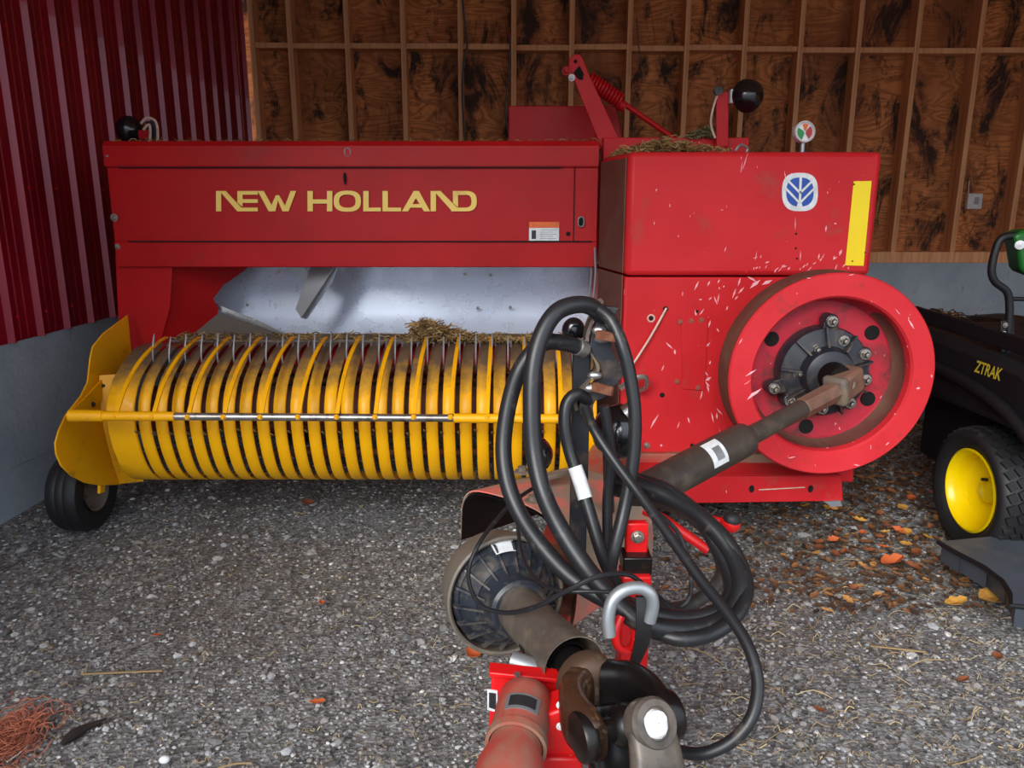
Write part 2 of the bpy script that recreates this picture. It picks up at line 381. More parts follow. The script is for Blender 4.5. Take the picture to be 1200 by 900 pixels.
# back wall: concrete foot + plywood
ZP = at(1100, 308, BY).z; ZP2 = at(1100, 295, BY).z
XL, XR = lx(BY) - .02, 5.6
mb = MB(); mb.box(((XL + XR) / 2, BY + .12, ZP / 2 - .05), (XR - XL + .3, .24, ZP + .1)); mb.build('foundation', 'concrete', None)
fo = bpy.data.objects['foundation']; 
mb = MB(); mb.box(((XL + XR) / 2, BY + .135, 2.05), (XR - XL + .3, .02, 2.6)); wb = mb.build('wall_back', 'plywood'); tag(wb, kind='structure')
fo.parent = wb; fo.location = WL['foundation'] - WL['wall_back']
mb = MB(); mb.box(((XL + XR) / 2, BY + .07, (ZP + ZP2) / 2), (XR - XL, .16, ZP2 - ZP)); mb.build('sill_plate', 'lumber', wb, bevel=.003)
gz = at(700, 52, BY).z
stud_px = [296, 340, 407, 473, 540, 602.5, 670, 738, 805, 873, 938, 1006, 1075, 1148, 1218, 1290, 1365]
sx = [at(p, 55, BY).x for p in stud_px]
stud0 = None
for i, x in enumerate(sx):
    lean = random.uniform(-.008, .008)
    mb = MB(); mb.add([(x - .019 + lean, BY, ZP2), (x + .019 + lean, BY, ZP2), (x + .019, BY, 3.3), (x - .019, BY, 3.3),
                       (x - .019 + lean, BY + .125, ZP2), (x + .019 + lean, BY + .125, ZP2), (x + .019, BY + .125, 3.3), (x - .019, BY + .125, 3.3)],
                      [(0, 1, 2, 3), (7, 6, 5, 4), (0, 4, 5, 1), (1, 5, 6, 2), (2, 6, 7, 3), (3, 7, 4, 0)])
    mb.build('stud', 'lumber', wb, bevel=.002)
    if i < len(sx) - 1:
        z = gz + random.uniform(-.006, .006) - .05 * (i / 16)
        xa, xb = x + .019, sx[i + 1] - .019
        mb = MB(); mb.box(((xa + xb) / 2, BY + .065, z), (xb - xa, .115, .038)); mb.build('blocking', 'lumber', wb, bevel=.002)
# right wall, roof
mb = MB(); mb.box((5.7, 3.3, 1.6), (.15, 6.4, 3.6)); tag(mb.build('wall_right', 'plywood'), kind='structure')
mb = MB(); mb.add([(-3.2, .2, 2.8), (5.9, .2, 2.8), (5.9, 6.5, 3.1), (-3.2, 6.5, 3.1), (-3.2, .2, 2.95), (5.9, .2, 2.95), (5.9, 6.5, 3.3), (-3.2, 6.5, 3.3)],
                  [(3, 2, 1, 0), (4, 5, 6, 7), (0, 1, 5, 4), (1, 2, 6, 5), (2, 3, 7, 6), (3, 0, 4, 7)])
tag(mb.build('ceiling', 'lumber'), kind='structure')

# things on the back wall
def cable(pts, r, label):
    mb = MB(); mb.tube(spline([at(x, y, BY - .01) for x, y in pts], 6), r, 6)
    return tag(mb.build('cable', 'cable'), label, 'cable')
cable([(541, -20), (544, 20), (548, 50), (544, 70), (542, 110), (544, 160), (543, 200)], .008, 'grey cable running down a bare stud, leftmost of the hanging cables')
cable([(597, 40), (598, 60), (596, 90), (592, 130), (596, 160), (597, 200)], .007, 'dark cable hanging beside the stud left of the red top plate')
cable([(746, 20), (748, 50), (751, 70), (752, 98)], .004, 'short thin wire hanging near the raised red lever')
mb = MB(); mb.box(at(597, 43, BY + .03), (.03, .05, .05)); tag(mb.build('wire_clip', 'red', bevel=.004), 'small red clip on a stud above the dark hanging cable', 'clip')
eb = empty('outlet_box', at(1141, 246, BY + .125), 'small white box mounted on the plywood between two right-hand studs', 'box')
c = at(1141, 236, BY + .10); mb = MB(); mb.box(c, (.115, .04, .12)); mb.build('housing', 'white', eb, bevel=.006)
mb = MB(); mb.box(c + V((.01, -.022, .005)), (.035, .006, .055)); mb.build('panel', 'galv', eb, bevel=.002)
mb = MB(); mb.tube([c + V((-.05, 0, .06)), c + V((-.055, 0, .12)), c + V((-.05, .01, .16))], .004, 6); mb.build('wire', 'cord', eb)

# ================================================================== the hay baler
bal = empty('hay_baler', (-.3, 3.1, 0), 'big red hay baler with yellow pickup reel and red flywheel', 'hay baler')
# ---- pickup cover (the lettered panel)
PY = 3.2
def P(x, y): return at(x, y, PY)
x0, x1 = P(120, 165).x, P(702, 165).x
zt, zb = P(400, 165).z, P(400, 312).z; z1 = P(400, 195).z; z2 = P(400, 283).z
x0b = P(132, 312).x
mb = MB()
secs = [(zb, 0), (z2 - .002, 0), (z2 + .002, .006), (z1 - .003, .012), (z1 + .003, -.008), (zt - .02, -.006), (zt, .012)]
rows = [[V((x0 + (x1 - x0) * j / 12, PY + dy + (.0015 * sin(j * 2.1 + i) if 0 < j < 12 else 0), z)) for j in range(13)] for i, (z, dy) in enumerate(secs)]
rows.append([V((x0 + (x1 - x0) * j / 12, PY + .9, zt + .0)) for j in range(13)])
mb.sheet(rows, (0, .004, -.004)); pc = mb.build('pickup_cover', 'red', bal, angle=30)
mb = MB(); mb.box(((x0 + x1) / 2 + .02, PY - .004, z2), (x1 - x0 - .08, .008, .005)); mb.build('seam', 'hole', pc)
mb = MB(); mb.box(((x0 + x1) / 2 - .05, PY + .002, z1 - .004), (x1 - x0 - .2, .008, .004)); mb.build('seam', 'hole', pc)
mb = MB(); mb.box((P(671, 260).x + .005, PY + .004, (z1 + z2) / 2), (.003, .006, z1 - z2)); mb.build('seam', 'hole', pc)
def lower_edge(a, b, name, par): pass
# side end of cover going back (left end plate)
mb = MB(); mb.box((x0 + .004, PY + .46, (zt + zb) / 2), (.008, .88, zt - zb - .004)); mb.build('end_plate', 'red', bal, bevel=.002)
# lettering
LM = []
def Z(x, y): return P(240 + x / 3.636, 210 + y / 3.636)
def lp(*pts): LM.append([Z(x, y) + V((0, .006 - .004 * 0, 0)) for x, y in pts])
t, b_ = 50, 137
lp((47, t), (69, t), (69, b_), (47, b_)); lp((62, t), (88, t), (158, 124), (158, b_), (138, b_)); lp((138, t), (160, t), (160, 118), (138, 100)); lp((138, t), (225, t), (225, 66), (138, 66))
lp((150, 85), (225, 85), (225, 101), (150, 101)); lp((138, 121), (225, 121), (225, b_), (138, b_))
lp((225, t), (250, t), (285, 112), (300, b_), (272, b_)); lp((300, b_), (272, b_), (302, 68), (316, 68)); lp((302, 68), (316, 68), (340, 112), (356, b_), (330, b_)); lp((356, b_), (332, b_), (365, t), (389, t))
lp((437, t), (460, t), (460, b_), (437, b_)); lp((520, t), (543, t), (543, b_), (520, b_)); lp((450, 86), (530, 86), (530, 104), (450, 104))
def ringpoly(cx, cy, rx, ry, w, h, a0, a1, n=28, e=2.6):
    def q(rx, ry, a): c, s = cos(a), sin(a); return (cx + rx * math.copysign(abs(c) ** (2 / e), c), cy + ry * math.copysign(abs(s) ** (2 / e), s))
    for i in range(n):
        a, b = a0 + (a1 - a0) * i / n, a0 + (a1 - a0) * (i + 1) / n
        lp(q(rx, ry, a), q(rx, ry, b), q(rx - w, ry - h, b), q(rx - w, ry - h, a))
ringpoly(607, 93.5, 58, 45, 23, 17, 0, 2 * pi)
lp((675, t), (698, t), (698, b_), (675, b_)); lp((675, 121), (750, 121), (750, b_), (675, b_))
lp((757, t), (780, t), (780, b_), (757, b_)); lp((757, 121), (836, 121), (836, b_), (757, b_))
lp((840, b_), (866, b_), (912, 60), (912, t), (890, t)); lp((890, t), (912, t), (960, b_), (934, b_), (888, 62)); lp((868, 106), (932, 106), (938, 121), (860, 121))
lp((962, t), (985, t), (985, b_), (962, b_)); lp((976, t), (1004, t), (1078, 124), (1078, b_), (1054, b_)); lp((1057, t), (1079, t), (1079, 120), (1057, 100)); lp((1057, t), (1112, t), (1112, 67), (1057, 67)); lp((1050, 121), (1112, 121), (1112, b_), (1050, b_))
ringpoly(1112, 93.5, 47, 43.5, 23, 16.5, -pi / 2, pi / 2, 14)
xw = Z(412, 50).x
for word in (0, 1):
    mb = MB()
    for i, p in enumerate(LM):
        if (p[0].x > xw) == bool(word): mb.prism([q + V((0, -.0045 - .00002 * i, 0)) for q in p], (0, .0035, 0))
    mb.build('lettering', 'letter', pc, smooth=False)
# warning decal
def quad(px0, py0, px1, py1, Y, th=.002):
    a, b = at(px0, py0, Y), at(px1, py1, Y); mb = MB()
    mb.box(((a.x + b.x) / 2, Y, (a.z + b.z) / 2), (abs(b.x - a.x), th, abs(a.z - b.z))); return mb
wd = quad(620, 260, 655, 282, PY - .0035).build('warning_decal', 'white', pc, smooth=False)
quad(620, 260, 655, 267, PY - .0055).build('decal_heading', 'orange', wd, smooth=False)
mb = quad(623, 270, 628, 280, PY - .0055); mb.build('decal_symbol', 'decal_dark', wd, smooth=False)
mb = MB()
for k in range(5):
    a = at(633, 269.5 + 2.5 * k, PY - .0055); b = at(652 - (k % 2) * 4, 269.5 + 2.5 * k, PY - .0055); mb.box((a + b) / 2, (b.x - a.x, .001, .0025))
mb.build('decal_print', 'galv', wd, smooth=False)
# small slots, holes and bolts
def ringlet(px, py, Y, rx, rz, mat='galv'):
    c = at(px, py, Y); mb = MB(); mb.tube([c + V((cos(a) * rx, 0, math.copysign(abs(sin(a)) ** .7, sin(a)) * rz)) for a in [2 * pi * k / 20 for k in range(20)]], .003, 6, closed=True)
    o = mb.build('latch_ring', mat, pc)
    mb = MB(); mb.box(c + V((0, .002, 0)), (rx * 1.6, .002, rz * 1.5)); mb.build('latch_hole', 'hole', pc)
ringlet(681, 260, PY - .004, .012, .02); ringlet(407, 178, PY - .006, .012, .016)
def hole(px, py, Y, r, par, sz=1):
    c = at(px, py, Y); mb = MB(); mb.lathe([(.0005, 0), (r, 0), (r, .003)], c, (0, 1, 0), 14)
    for v in mb.v: v.z = c.z + (v.z - c.z) * sz
    return mb.build('bolt_hole', 'hole', par)
def bolt(px, py, Y, r, par, mat='bolt', ax=(0, -1, 0)):
    c = at(px, py, Y) if not isinstance(px, V) else px
    mb = MB(); mb.lathe([(r * 1.6, 0), (r * 1.6, r * .25), (r, r * .25)], c, ax, 16); mb.lathe([(r, r * .2), (r, r), (r * .8, r * 1.15), (.0004, r * 1.15)], c, ax, 6)
    return mb.build('bolt', mat, par)
hole(666, 274, PY - .001, .009, pc); hole(404, 209, PY, .006, pc, 4)
bolt(126, 183, PY - .003, .006, pc); bolt(134, 255, PY, .010, pc); bolt(138, 289, PY, .007, pc)
# top grime ledge and rear body below the cover
zf = P(400, 312).z
XA = at(135, 340, PY + .02).x
mb = MB()                                                       # left end frame plate, under the cover
mb.prism([at(135, 300, PY + .02), at(202, 300, PY + .02), at(199, 360, PY + .02), at(186, 410, PY + .02), at(150, 420, PY + .02), at(139, 385, PY + .02)], (0, .01, 0))
mb.build('end_frame', 'red', bal, bevel=.002)
mb = MB(); mb.prism([at(x, y, PY + .03 + (x - 190) * .0034) for x, y in ((201, 305), (300, 305), (285, 318), (262, 334), (250, 350), (256, 362), (252, 402), (186, 412))], (-.004, .006, 0)); mb.build('inner_side_plate', 'red', bal, smooth=False)
# dusty lower plate and silver feed pan behind
mb = MB(); rows = []
for j in range(25):
    u = j / 24; r = []
    for i in range(9):
        w = i / 8
        Y = PY + .50 - .12 * (1 - w) ** 2 + .05 * sin(u * 9) * .2
        px = 225 + (705 - 225) * u; py = 402 - (402 - 300) * w
        r.append(at(px, py, Y))
    rows.append(r)
mb.sheet(rows, (0, .004, 0)); fp = mb.build('feed_pan', 'silver', bal, angle=60)
mb = MB(); mb.prism([at(218, 399, PY + .12), at(222, 372, PY + .2), at(262, 368, PY + .26), at(348, 399, PY + .33)], (0, .006, -.004)); mb.build('pan_skirt', 'grey_dust', bal)
mb = MB()
q = [at(232, 349, PY + .28), at(264, 364, PY + .3), at(305, 380, PY + .32), at(328, 392, PY + .33)]
for i in range(3): mb.bar(q[i], q[i + 1], .004, .026, V((0, 0, 1)))
mb.build('pan_lip', 'chrome', bal)
mb = MB()                                                        # auger fin and its shadow side
a1, a2, b1, b2 = at(366, 306, PY + .18), at(396, 306, PY + .14), at(346, 362, PY + .14), at(353, 373, PY + .14)
mb.prism([a1, a2, b2, b1], (.012, .012, 0)); mb.build('feeder_fin', 'galv', bal, bevel=.002)
mb = MB(); mb.prism([at(397, 306, PY + .16), at(388, 330, PY + .17), at(358, 374, PY + .17), at(352, 372, PY + .17), at(366, 350, PY + .17)], (.004, .02, 0)); mb.build('feeder_fin', 'galv', bal)
mb = MB(); mb.prism([at(325, 306, PY + .22), at(350, 306, PY + .22), at(372, 330, PY + .22), at(360, 333, PY + .22)], (0, .01, 0)); mb.build('feeder_bracket', 'galv', bal)
for px, py in ((290, 357), (422, 384), (500, 384), (327, 318), (545, 321), (575, 322), (598, 360), (560, 361)): bolt(px, py, PY + .42, .005, fp)
# body behind (top deck and rear)
mb = MB(); mb.box(((x0 + x1) / 2, PY + .72, (zf + .55) / 2 + .0), (x1 - x0 - .04, .36, zf - .35)); mb.build('rear_housing', 'red', bal, bevel=.004)

# ---- pickup reel
prof = [(3.14, .715), (3.02, .735), (2.93, .738), (2.86, .722), (2.78, .688), (2.715, .65), (2.67, .60), (2.648, .55), (2.645, .49), (2.655, .43), (2.675, .37), (2.71, .305), (2.77, .25), (2.86, .215), (2.96, .205)]
pr = [V((0, y, z)) for y, z in prof]; pr = spline(pr, 3)
def band(xc, w, off=0, rib=.004):
    rows = []
    for i, p in enumerate(pr):
        t = (pr[min(i + 1, len(pr) - 1)] - pr[max(i - 1, 0)]).normalized(); nrm = V((0, t.z, -t.y))
        if nrm.y > 0 and p.y < 2.8: nrm = -nrm
        q = p + nrm * off
        rows.append([q + V((xc - w / 2, .006, 0)), q + V((xc - w / 2 + .004, 0, 0)), q + V((xc, -.003, .001)), q + V((xc + w / 2 - .004, 0, 0)), q + V((xc + w / 2, .006, 0))])
    mb = MB(); mb.sheet(rows, (0, .003, 0)); return mb
sp_b = .0613
xb0 = at(174, 520, 2.66).x
b0 = band(xb0, .044).build('stripper_band', 'yellow_band', bal, angle=50)
c0 = WL[b0.name].copy()
NB = 26
for k in range(1, NB): dup(b0, 'stripper_band', bal, c0 + V((sp_b * k, 0, 0)))
xl = at(145, 520, 2.66).x
band((xl - .045 + xb0 - .034) / 2, xb0 - xl + .011).build('end_band', 'yellow_band', bal, angle=50)
xr_ = xb0 + sp_b * NB + .012
band(xr_, .07).build('end_band', 'yellow_band', bal, angle=50)
# reel core, tine bars, tines
mb = MB(); mb.cyl((xl, 2.88, .50), (xr_, 2.88, .50), .09, seg=24); core = mb.build('reel_shaft', 'brown_dust', bal)
tbar = None
for k, a in enumerate((80, 150, 215, 280, 350)):
    yy, zz = 2.87 + cos(R(a)) * .15 * -1, .5 + sin(R(a)) * .17
    mb = MB(); mb.cyl((xl, yy, zz), (xr_, yy, zz), .014, seg=10); mb.build('tine_bar', 'rust', bal)
def tine(base, tip):
    m_ = (base + tip) / 2 + V((0, -.02, 0)); mb = MB(); mb.tube(spline([base, m_, tip], 4), [.0035] * 8 + [.0018], 6); return mb
bx_ = V((xb0 - sp_b / 2, 2.84, .655))
t1 = tine(bx_, bx_ + V((0, .02, .145))).build('tine', 'galv', bal); tc = WL[t1.name].copy()
t2 = tine(bx_ + V((.012, .08, .04)), bx_ + V((.012, .12, .10))).build('tine', 'galv', bal); tc2 = WL[t2.name].copy()
t3 = tine(bx_ + V((.004, -.12, -.2)), bx_ + V((.004, -.215, -.17))).build('tine', 'steel_worn', bal); tc3 = WL[t3.name].copy()
for k in range(1, NB + 1):
    dup(t1, 'tine', bal, tc + V((sp_b * k, 0, random.uniform(-.012, .008))))
    dup(t2, 'tine', bal, tc2 + V((sp_b * k, 0, random.uniform(-.006, .006))))
    dup(t3, 'tine', bal, tc3 + V((sp_b * k, 0, random.uniform(-.01, .01))))
# dust ledge at the top rear of the reel
mb = MB(); mb.box(((xl + xr_) / 2, 3.2, .725), (xr_ - xl, .16, .012)); mb.build('rear_ledge', 'grey_dust', bal, bevel=.003)
# windguard bar + rods
BYY = 2.53
ba, bb = at(118, 487.5, BYY), at(668, 491, BYY)
m1, m2 = at(205, 488, BYY), at(532, 490, BYY)
b00 = at(82, 487, BYY)
mb = MB(); mb.cyl(ba, m1, .0165, seg=16); mb.build('windguard_bar', 'yellow', bal)
mb = MB(); mb.cyl(m1, m2, .0135, seg=16); mb.build('windguard_bar', 'steel_worn', bal)
mb = MB(); mb.cyl(m2, bb, .0165, seg=16); mb.build('windguard_bar', 'yellow', bal)
rodx = [at(x, 484, BYY).x for x in (136, 180, 221, 263, 306, 350, 395, 440, 485, 528, 571, 614, 657)]
rp = [(0, BYY, ba.z + .01), (.002, 2.60, .65), (.004, 2.70, .712), (.005, 2.80, .748), (.005, 2.90, .768), (.003, 2.96, .772)]
rr = spline([V(p) for p in rp], 4); mb = MB(); rows = [[p + V((-.007, 0, 0)), p + V((.007, 0, 0))] for p in rr]; mb.sheet(rows, (0, .004, -.005))
r0 = mb.build('windguard_rod', 'yellow', bal); rc = WL[r0.name].copy()
r0.location += V((rodx[0], 0, 0)); rc0 = rc
for x in rodx[1:]: dup(r0, 'windguard_rod', bal, rc0 + V((x, 0, 0)))
for x in rodx: bolt(V((x, BYY - .014, ba.z)), 0, 0, .006, bal, 'yellow')
# left end shield, seen from inside
SX = at(72, 520, 2.60).x
out = [(150, 369), (153, 400), (157, 440), (150, 500), (142, 568), (118, 569), (100, 566), (84, 558), (72, 546), (66, 532), (65, 519), (69, 505), (77, 487), (95, 464), (103, 448), (106, 420), (109, 406), (122, 390)]
mb = MB(); mb.prism([atX(x, y, SX) for x, y in out], (-.006, 0, 0)); es = mb.build('end_shield', 'yellow', bal, bevel=.002)
# curved flange joining shield and reel
fl_px = [(116, 478), (121, 500), (127, 525), (133, 548), (142, 566)]
rows = [[atX(x, y, SX + .002), atX(x, y, SX + .002) + V((.085, .03, .0))] for x, y in [(116, 440), (117, 470), (121, 500), (127, 525), (134, 550), (140, 567)]]
mb = MB(); mb.sheet(rows, (0, .004, 0)); mb.build('shield_flange', 'yellow', bal)
# arm bracket at the shield (folded plate with three bolts) and tube end
mb = MB(); mb.prism([atX(78, 484, SX + .006), atX(96, 468, SX + .006), atX(124, 438, SX + .006), atX(134, 436, SX + .006), atX(134, 452, SX + .006), atX(110, 479, SX + .006)], (.006, 0, 0)); ab = mb.build('shield_arm', 'yellow', bal, bevel=.002)
mb = MB(); mb.cyl(b00, ba + V((.01, 0, 0)), .022, .020, 16); mb.build('bar_socket', 'yellow', bal)
for x, y in ((127, 445), (121, 452), (109, 474), (135, 441)): bolt(atX(x, y, SX + .013), 0, 0, .007, ab, 'black_cast', (1, 0, 0))
# gauge wheel
wc = V((at(96, 585, 2.9).x + .02, 2.88, .16)); wr = .162
def tire_prof(r, w, ri):
    return [(ri, -w * .42), (ri + .012, -w * .47), (r * .8, -w * .52), (r * .93, -w * .47), (r * .99, -w * .33), (r, -w * .15), (r * .985, -w * .12), (r, -w * .09), (r, w * .09), (r * .985, w * .12), (r, w * .15), (r * .99, w * .33), (r * .93, w * .47), (r * .8, w * .52), (ri + .012, w * .47), (ri, w * .42)]
gw = bpy.data.objects.new('gauge_wheel', None); col.objects.link(gw); gw.parent = bal; gw.location = wc - WL['hay_baler']; WL['gauge_wheel'] = wc
mb = MB(); wax = V((1, -.03, 0)).normalized(); mb.lathe(tire_prof(wr, .125, .08), wc, wax, 48); mb.build('tire', 'rubber', gw)
mb = MB(); mb.lathe([(.083, -.055), (.073, -.05), (.07, -.01), (.03, .0), (.028, .03), (.0005, .03)], wc, wax, 32); mb.lathe([(.083, .06), (.073, .055), (.07, .02), (.03, .012)], wc, wax, 32); mb.build('rim', 'grey_dust', gw)
mb = MB(); mb.bar(wc + V((.09, -.03, -.0)), wc + V((.10, .0, .16)), .035, .012, V((1, 0, 0))); mb.bar(wc + V((.1, 0, .16)), wc + V((.02, .0, .2)), .04, .01); mb.build('wheel_arm', 'yellow', bal, bevel=.002)

# ---- main case
CY = 2.86
def C(x, y): return at(x, y, CY)
cx0, cx1 = C(735, 250).x, C(1026, 250).x
ct, cs = C(880, 178).z, C(880, 323).z; cb = .2
mb = MB()      # upper hood: front face with rounded outer corner, slanted inner side
xs0 = at(705, 250, 3.2).x
mb.prism([(cx0, CY - .012, cs), (cx1, CY - .012, cs), (cx1, CY + .75, cs), (xs0, CY + .75, cs), (xs0, 3.18, cs)], (0, 0, ct - cs)); hood = mb.build('front_hood', 'red_worn', bal, bevel=.02)
mb = MB(); mb.prism([(cx0, CY, cb), (C(1018, 400).x, CY, cb), (C(1018, 400).x, CY + .75, cb), (xs0, CY + .75, cb), (xs0, 3.18, cb)], (0, 0, cs - cb - .006)); case = mb.build('main_case', 'red_worn', bal, bevel=.006)
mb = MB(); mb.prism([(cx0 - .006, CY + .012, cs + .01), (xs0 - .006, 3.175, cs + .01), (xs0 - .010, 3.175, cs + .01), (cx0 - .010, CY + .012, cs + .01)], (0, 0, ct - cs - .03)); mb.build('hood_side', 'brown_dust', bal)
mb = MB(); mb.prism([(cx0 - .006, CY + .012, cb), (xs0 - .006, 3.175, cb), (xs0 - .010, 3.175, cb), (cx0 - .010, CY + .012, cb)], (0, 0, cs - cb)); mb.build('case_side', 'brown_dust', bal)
# decals on the hood
HY = CY - .0125
def superel(cx, cy, rx, ry, Y, e=2.7, n=40, skew=0):
    pts = []
    for k in range(n):
        a = 2 * pi * k / n; c, s = cos(a), sin(a)
        pts.append(at(cx + rx * math.copysign(abs(c) ** (2 / e), c) , cy - ry * math.copysign(abs(s) ** (2 / e), s), Y))
    return pts
mb = MB(); mb.prism(superel(937.5, 225, 21, 22.5, HY - .0015, 2.8), (0, .0015, 0)); lg = mb.build('emblem_decal', 'white', hood, smooth=False)
mb = MB(); mb.prism(superel(937.5, 225, 16, 17, HY - .003, 2.5), (0, .001, 0)); mb.build('emblem_leaf', 'logo_blue', lg, smooth=False)
mb = MB()
def st(p, q, w, Y=HY - .0045): mb.bar(at(p[0], p[1], Y), at(q[0], q[1], Y), w * 2.95 / 890, .001, V((0, 1, 0)))
st((938.5, 205), (937, 243), 2.6)
for p, q in (((937.5, 226), (923, 211)), ((937.2, 238), (920, 220)), ((937.8, 226), (953, 211)), ((937.2, 238), (955, 220))): st(p, q, 2.3)
mb.prism([at(x, y, HY - .0045) for x, y in ((935, 238), (939.5, 238), (941.5, 246), (932, 246))], (0, .001, 0))
mb.build('emblem_veins', 'white', lg, smooth=False)
mb = MB(); mb.prism([at(x, y, HY - .002) for x, y in ((1000.5, 212.5), (1021.5, 212), (1012, 311.5), (990.5, 311))], (0, .0018, 0)); rs = mb.build('reflective_strip', 'reflector', hood, smooth=False)
for x, y in ((1001, 216), (999, 306), (1014, 296)): hole(x, y, HY - .003, .003, hood)
for x, y in ((933, 274), (932.5, 291), (934, 303)): hole(x, y, HY - .001, .004, hood)
# case front details
cf = CY - .002
for x, y, r in ((763, 373, .008), (780, 362, .010), (817, 365, .006), (776, 463, .010), (811, 522, .008)): hole(x, y, cf, r, case)
mb = MB(); mb.tube(spline([at(781, 361, cf - .01), at(762, 395, cf - .02), at(741, 428, cf - .03)], 4), .0042, 6); mb.build('release_cord', 'cord', bal)
mb = MB(); mb.prism([at(799, 369, cf - .004), at(830, 370, cf - .004), at(826, 458, cf - .004), at(799, 456, cf - .004)], (0, .004, 0)); pl = mb.build('cover_plate', 'red_worn', case, bevel=.0015)
for x, y in ((797, 377), (810, 376), (822, 375), (793, 447), (818, 454)): bolt(x, y, cf - .004, .006, case, 'red_dusty')
bolt(758, 522, cf, .008, case)
for x, y in ((758, 373), (762, 377)): pass
mb = MB(); mb.tube([at(763 + 4 * cos(a), 373 + 4 * sin(a), cf) for a in [k * pi / 6 for k in range(12)]], .003, 5, closed=True); mb.build('hole_rim', 'cord', case)
mb = MB(); mb.tube(spline([at(728, 455, CY - .06), at(742, 444, CY - .08), at(756, 442, CY - .08), at(757, 454, CY - .06), at(742, 460, CY - .03)], 5), [.013 - .0003 * k for k in range(21)], 8); mb.build('latch_hook', 'chrome', bal)
# skid rail below
RY = 2.70
mb = MB(); mb.prism([at(692, 556, RY), at(986, 557, RY), at(988, 587, RY), at(797, 590, RY), at(692, 590, RY)], (0, .006, 0))
q0, q1 = at(692, 556, RY), at(986, 557, RY)
mb.prism([q0, q1, q1 + V((0, .15, .004)), q0 + V((0, .15, .004))], (0, 0, -.006)); rail = mb.build('skid_rail', 'red_worn', bal, bevel=.002)
for x in (881, 950): hole(x, 573, RY - .002, .010, rail, 1.5)
mb = MB(); mb.bar(at(889, 574, RY - .003), at(943, 571, RY - .003), .003, .004, V((0, 1, 0))); mb.build('rub_mark', 'cord', rail)
mb = MB(); mb.prism([at(966, 588, RY - .01), at(985, 587, RY - .01), at(987, 593, RY - .01), at(974, 594, RY - .01)], (0, .02, 0)); mb.build('rail_shim', 'galv', bal)
mb = MB(); mb.box((at(840, 560, 2.9).x - .07, 2.98, .26), (.76, .3, .14)); mb.build('lower_frame', 'red_dusty', bal, bevel=.004)
mb = MB(); mb.prism([at(700, 555, 2.74), at(722, 545, 2.8), at(722, 500, 2.83), at(735, 480, 2.83), at(735, 555, 2.74)], (0, .01, 0)); mb.build('frame_gusset', 'red', bal)
# chain-like rods at the cover's right end
for px, yy in ((697, PY - .02), (692, PY + .02)):
    mb = MB(); mb.tube(spline([at(px, 290, yy), at(px + 1, 320, yy), at(px - 1, 350, yy), at(px, 400, yy)], 4), .005, 6); mb.build('lift_rod', 'galv', bal)

# ---- flywheel (axis towards the camera)
FY = 2.50
fc = at(975, 441.5, FY); rad = 121 / F * (fc - CAM).dot(FW)
k_ = rad
th = .135
prof = [(k_ * .955, th), (k_, th - .004), (k_, .006), (k_ * .985, 0), (k_ * .785, 0), (k_ * .765, .008), (k_ * .755, .03), (k_ * .745, .085), (k_ * .74, .09)]
mb = MB(); mb.lathe(prof, fc, (0, 1, 0), 96); fw = mb.build('flywheel', 'red_fly', bal, angle=25)
mb = MB(); mb.lathe([(k_ * .74, .09), (k_ * .70, .105), (k_ * .3, .112), (k_ * .2, .112)], fc, (0, 1, 0), 96); mb.build('web', 'web', fw)
mb = MB(); mb.lathe([(k_ * 1.002, .012), (k_ * 1.004, .014), (k_ * 1.004, th - .006), (k_ * .95, th + .001)], fc, (0, 1, 0), 96); mb.build('rim_band', 'brown_dust', fw)
mb = MB(); mb.lathe([(k_ * .752, .035), (k_ * .744, .083), (k_ * .71, .1)], fc + V((0, -.0015, 0)), (0, 1, 0), 60, ang=R(200), ref=V((.6, 0, .8))); mb.build('grime_ring', 'brown_dust', fw)
for a, r in ((148, .60), (38, .62), (262, .60), (330, .6)):
    c = fc + V((cos(R(a)) * k_ * r, .106, sin(R(a)) * k_ * r)); mb = MB(); mb.lathe([(.0005, -.003), (.025, -.003), (.027, .002)], c, (0, 1, 0), 20); mb.build('lightening_hole', 'hole', fw)
mb = MB(); mb.cyl(fc + V((0, .1, 0)), fc + V((0, .5, 0)), .07, seg=24); mb.build('axle_housing', 'red_dusty', bal)
rs0 = random.Random(5)
def slivers(name, par, items, Y):
    mb = MB()
    for x, y, l, w_, a in items:
        dx, dy = cos(a) * l / 2, -sin(a) * l / 2; nx_, ny_ = sin(a) * w_ / 2, cos(a) * w_ / 2; j = rs0.uniform(-.3, .3)
        mb.prism([at(x - dx, y - dy, Y), at(x + nx_ + dx * j, y + ny_ + dy * j, Y), at(x + dx, y + dy, Y), at(x - nx_ - dx * j, y - ny_, Y)], (0, .0008, 0))
    return tag(mb.build(name, 'chip', par, smooth=False), kind='stuff')
it = []
for k in range(46):
    a = R(rs0.gauss(158, 22)); r_ = rs0.uniform(132, 158) + (rs0.random() ** 3) * 40; it.append((969 + cos(a) * r_, 428 - sin(a) * r_ * .97, rs0.uniform(3, 13), rs0.uniform(1, 2.6), a - pi / 2 + rs0.gauss(0, .4)))
for x, y, l, w_, a in ((882, 418, 20, 2.2, 55), (832, 425, 5, 2, 70), (767, 494, 20, 1.4, 60), (795, 498, 9, 1.2, 70), (830, 444, 8, 4, 30), (821, 400, 12, 1.2, 10), (822, 462, 14, 2, 75), (885, 333, 16, 3.5, 40), (899, 331, 14, 4, 25), (1000, 300, 1, 1, 0), (775, 522, 3, 3, 0)): it.append((x, y, l, w_, R(a)))
it = [q for q in it if q[1] > 326 and q[0] > 742]
slivers('scuff_marks', case, it, CY - .0015)
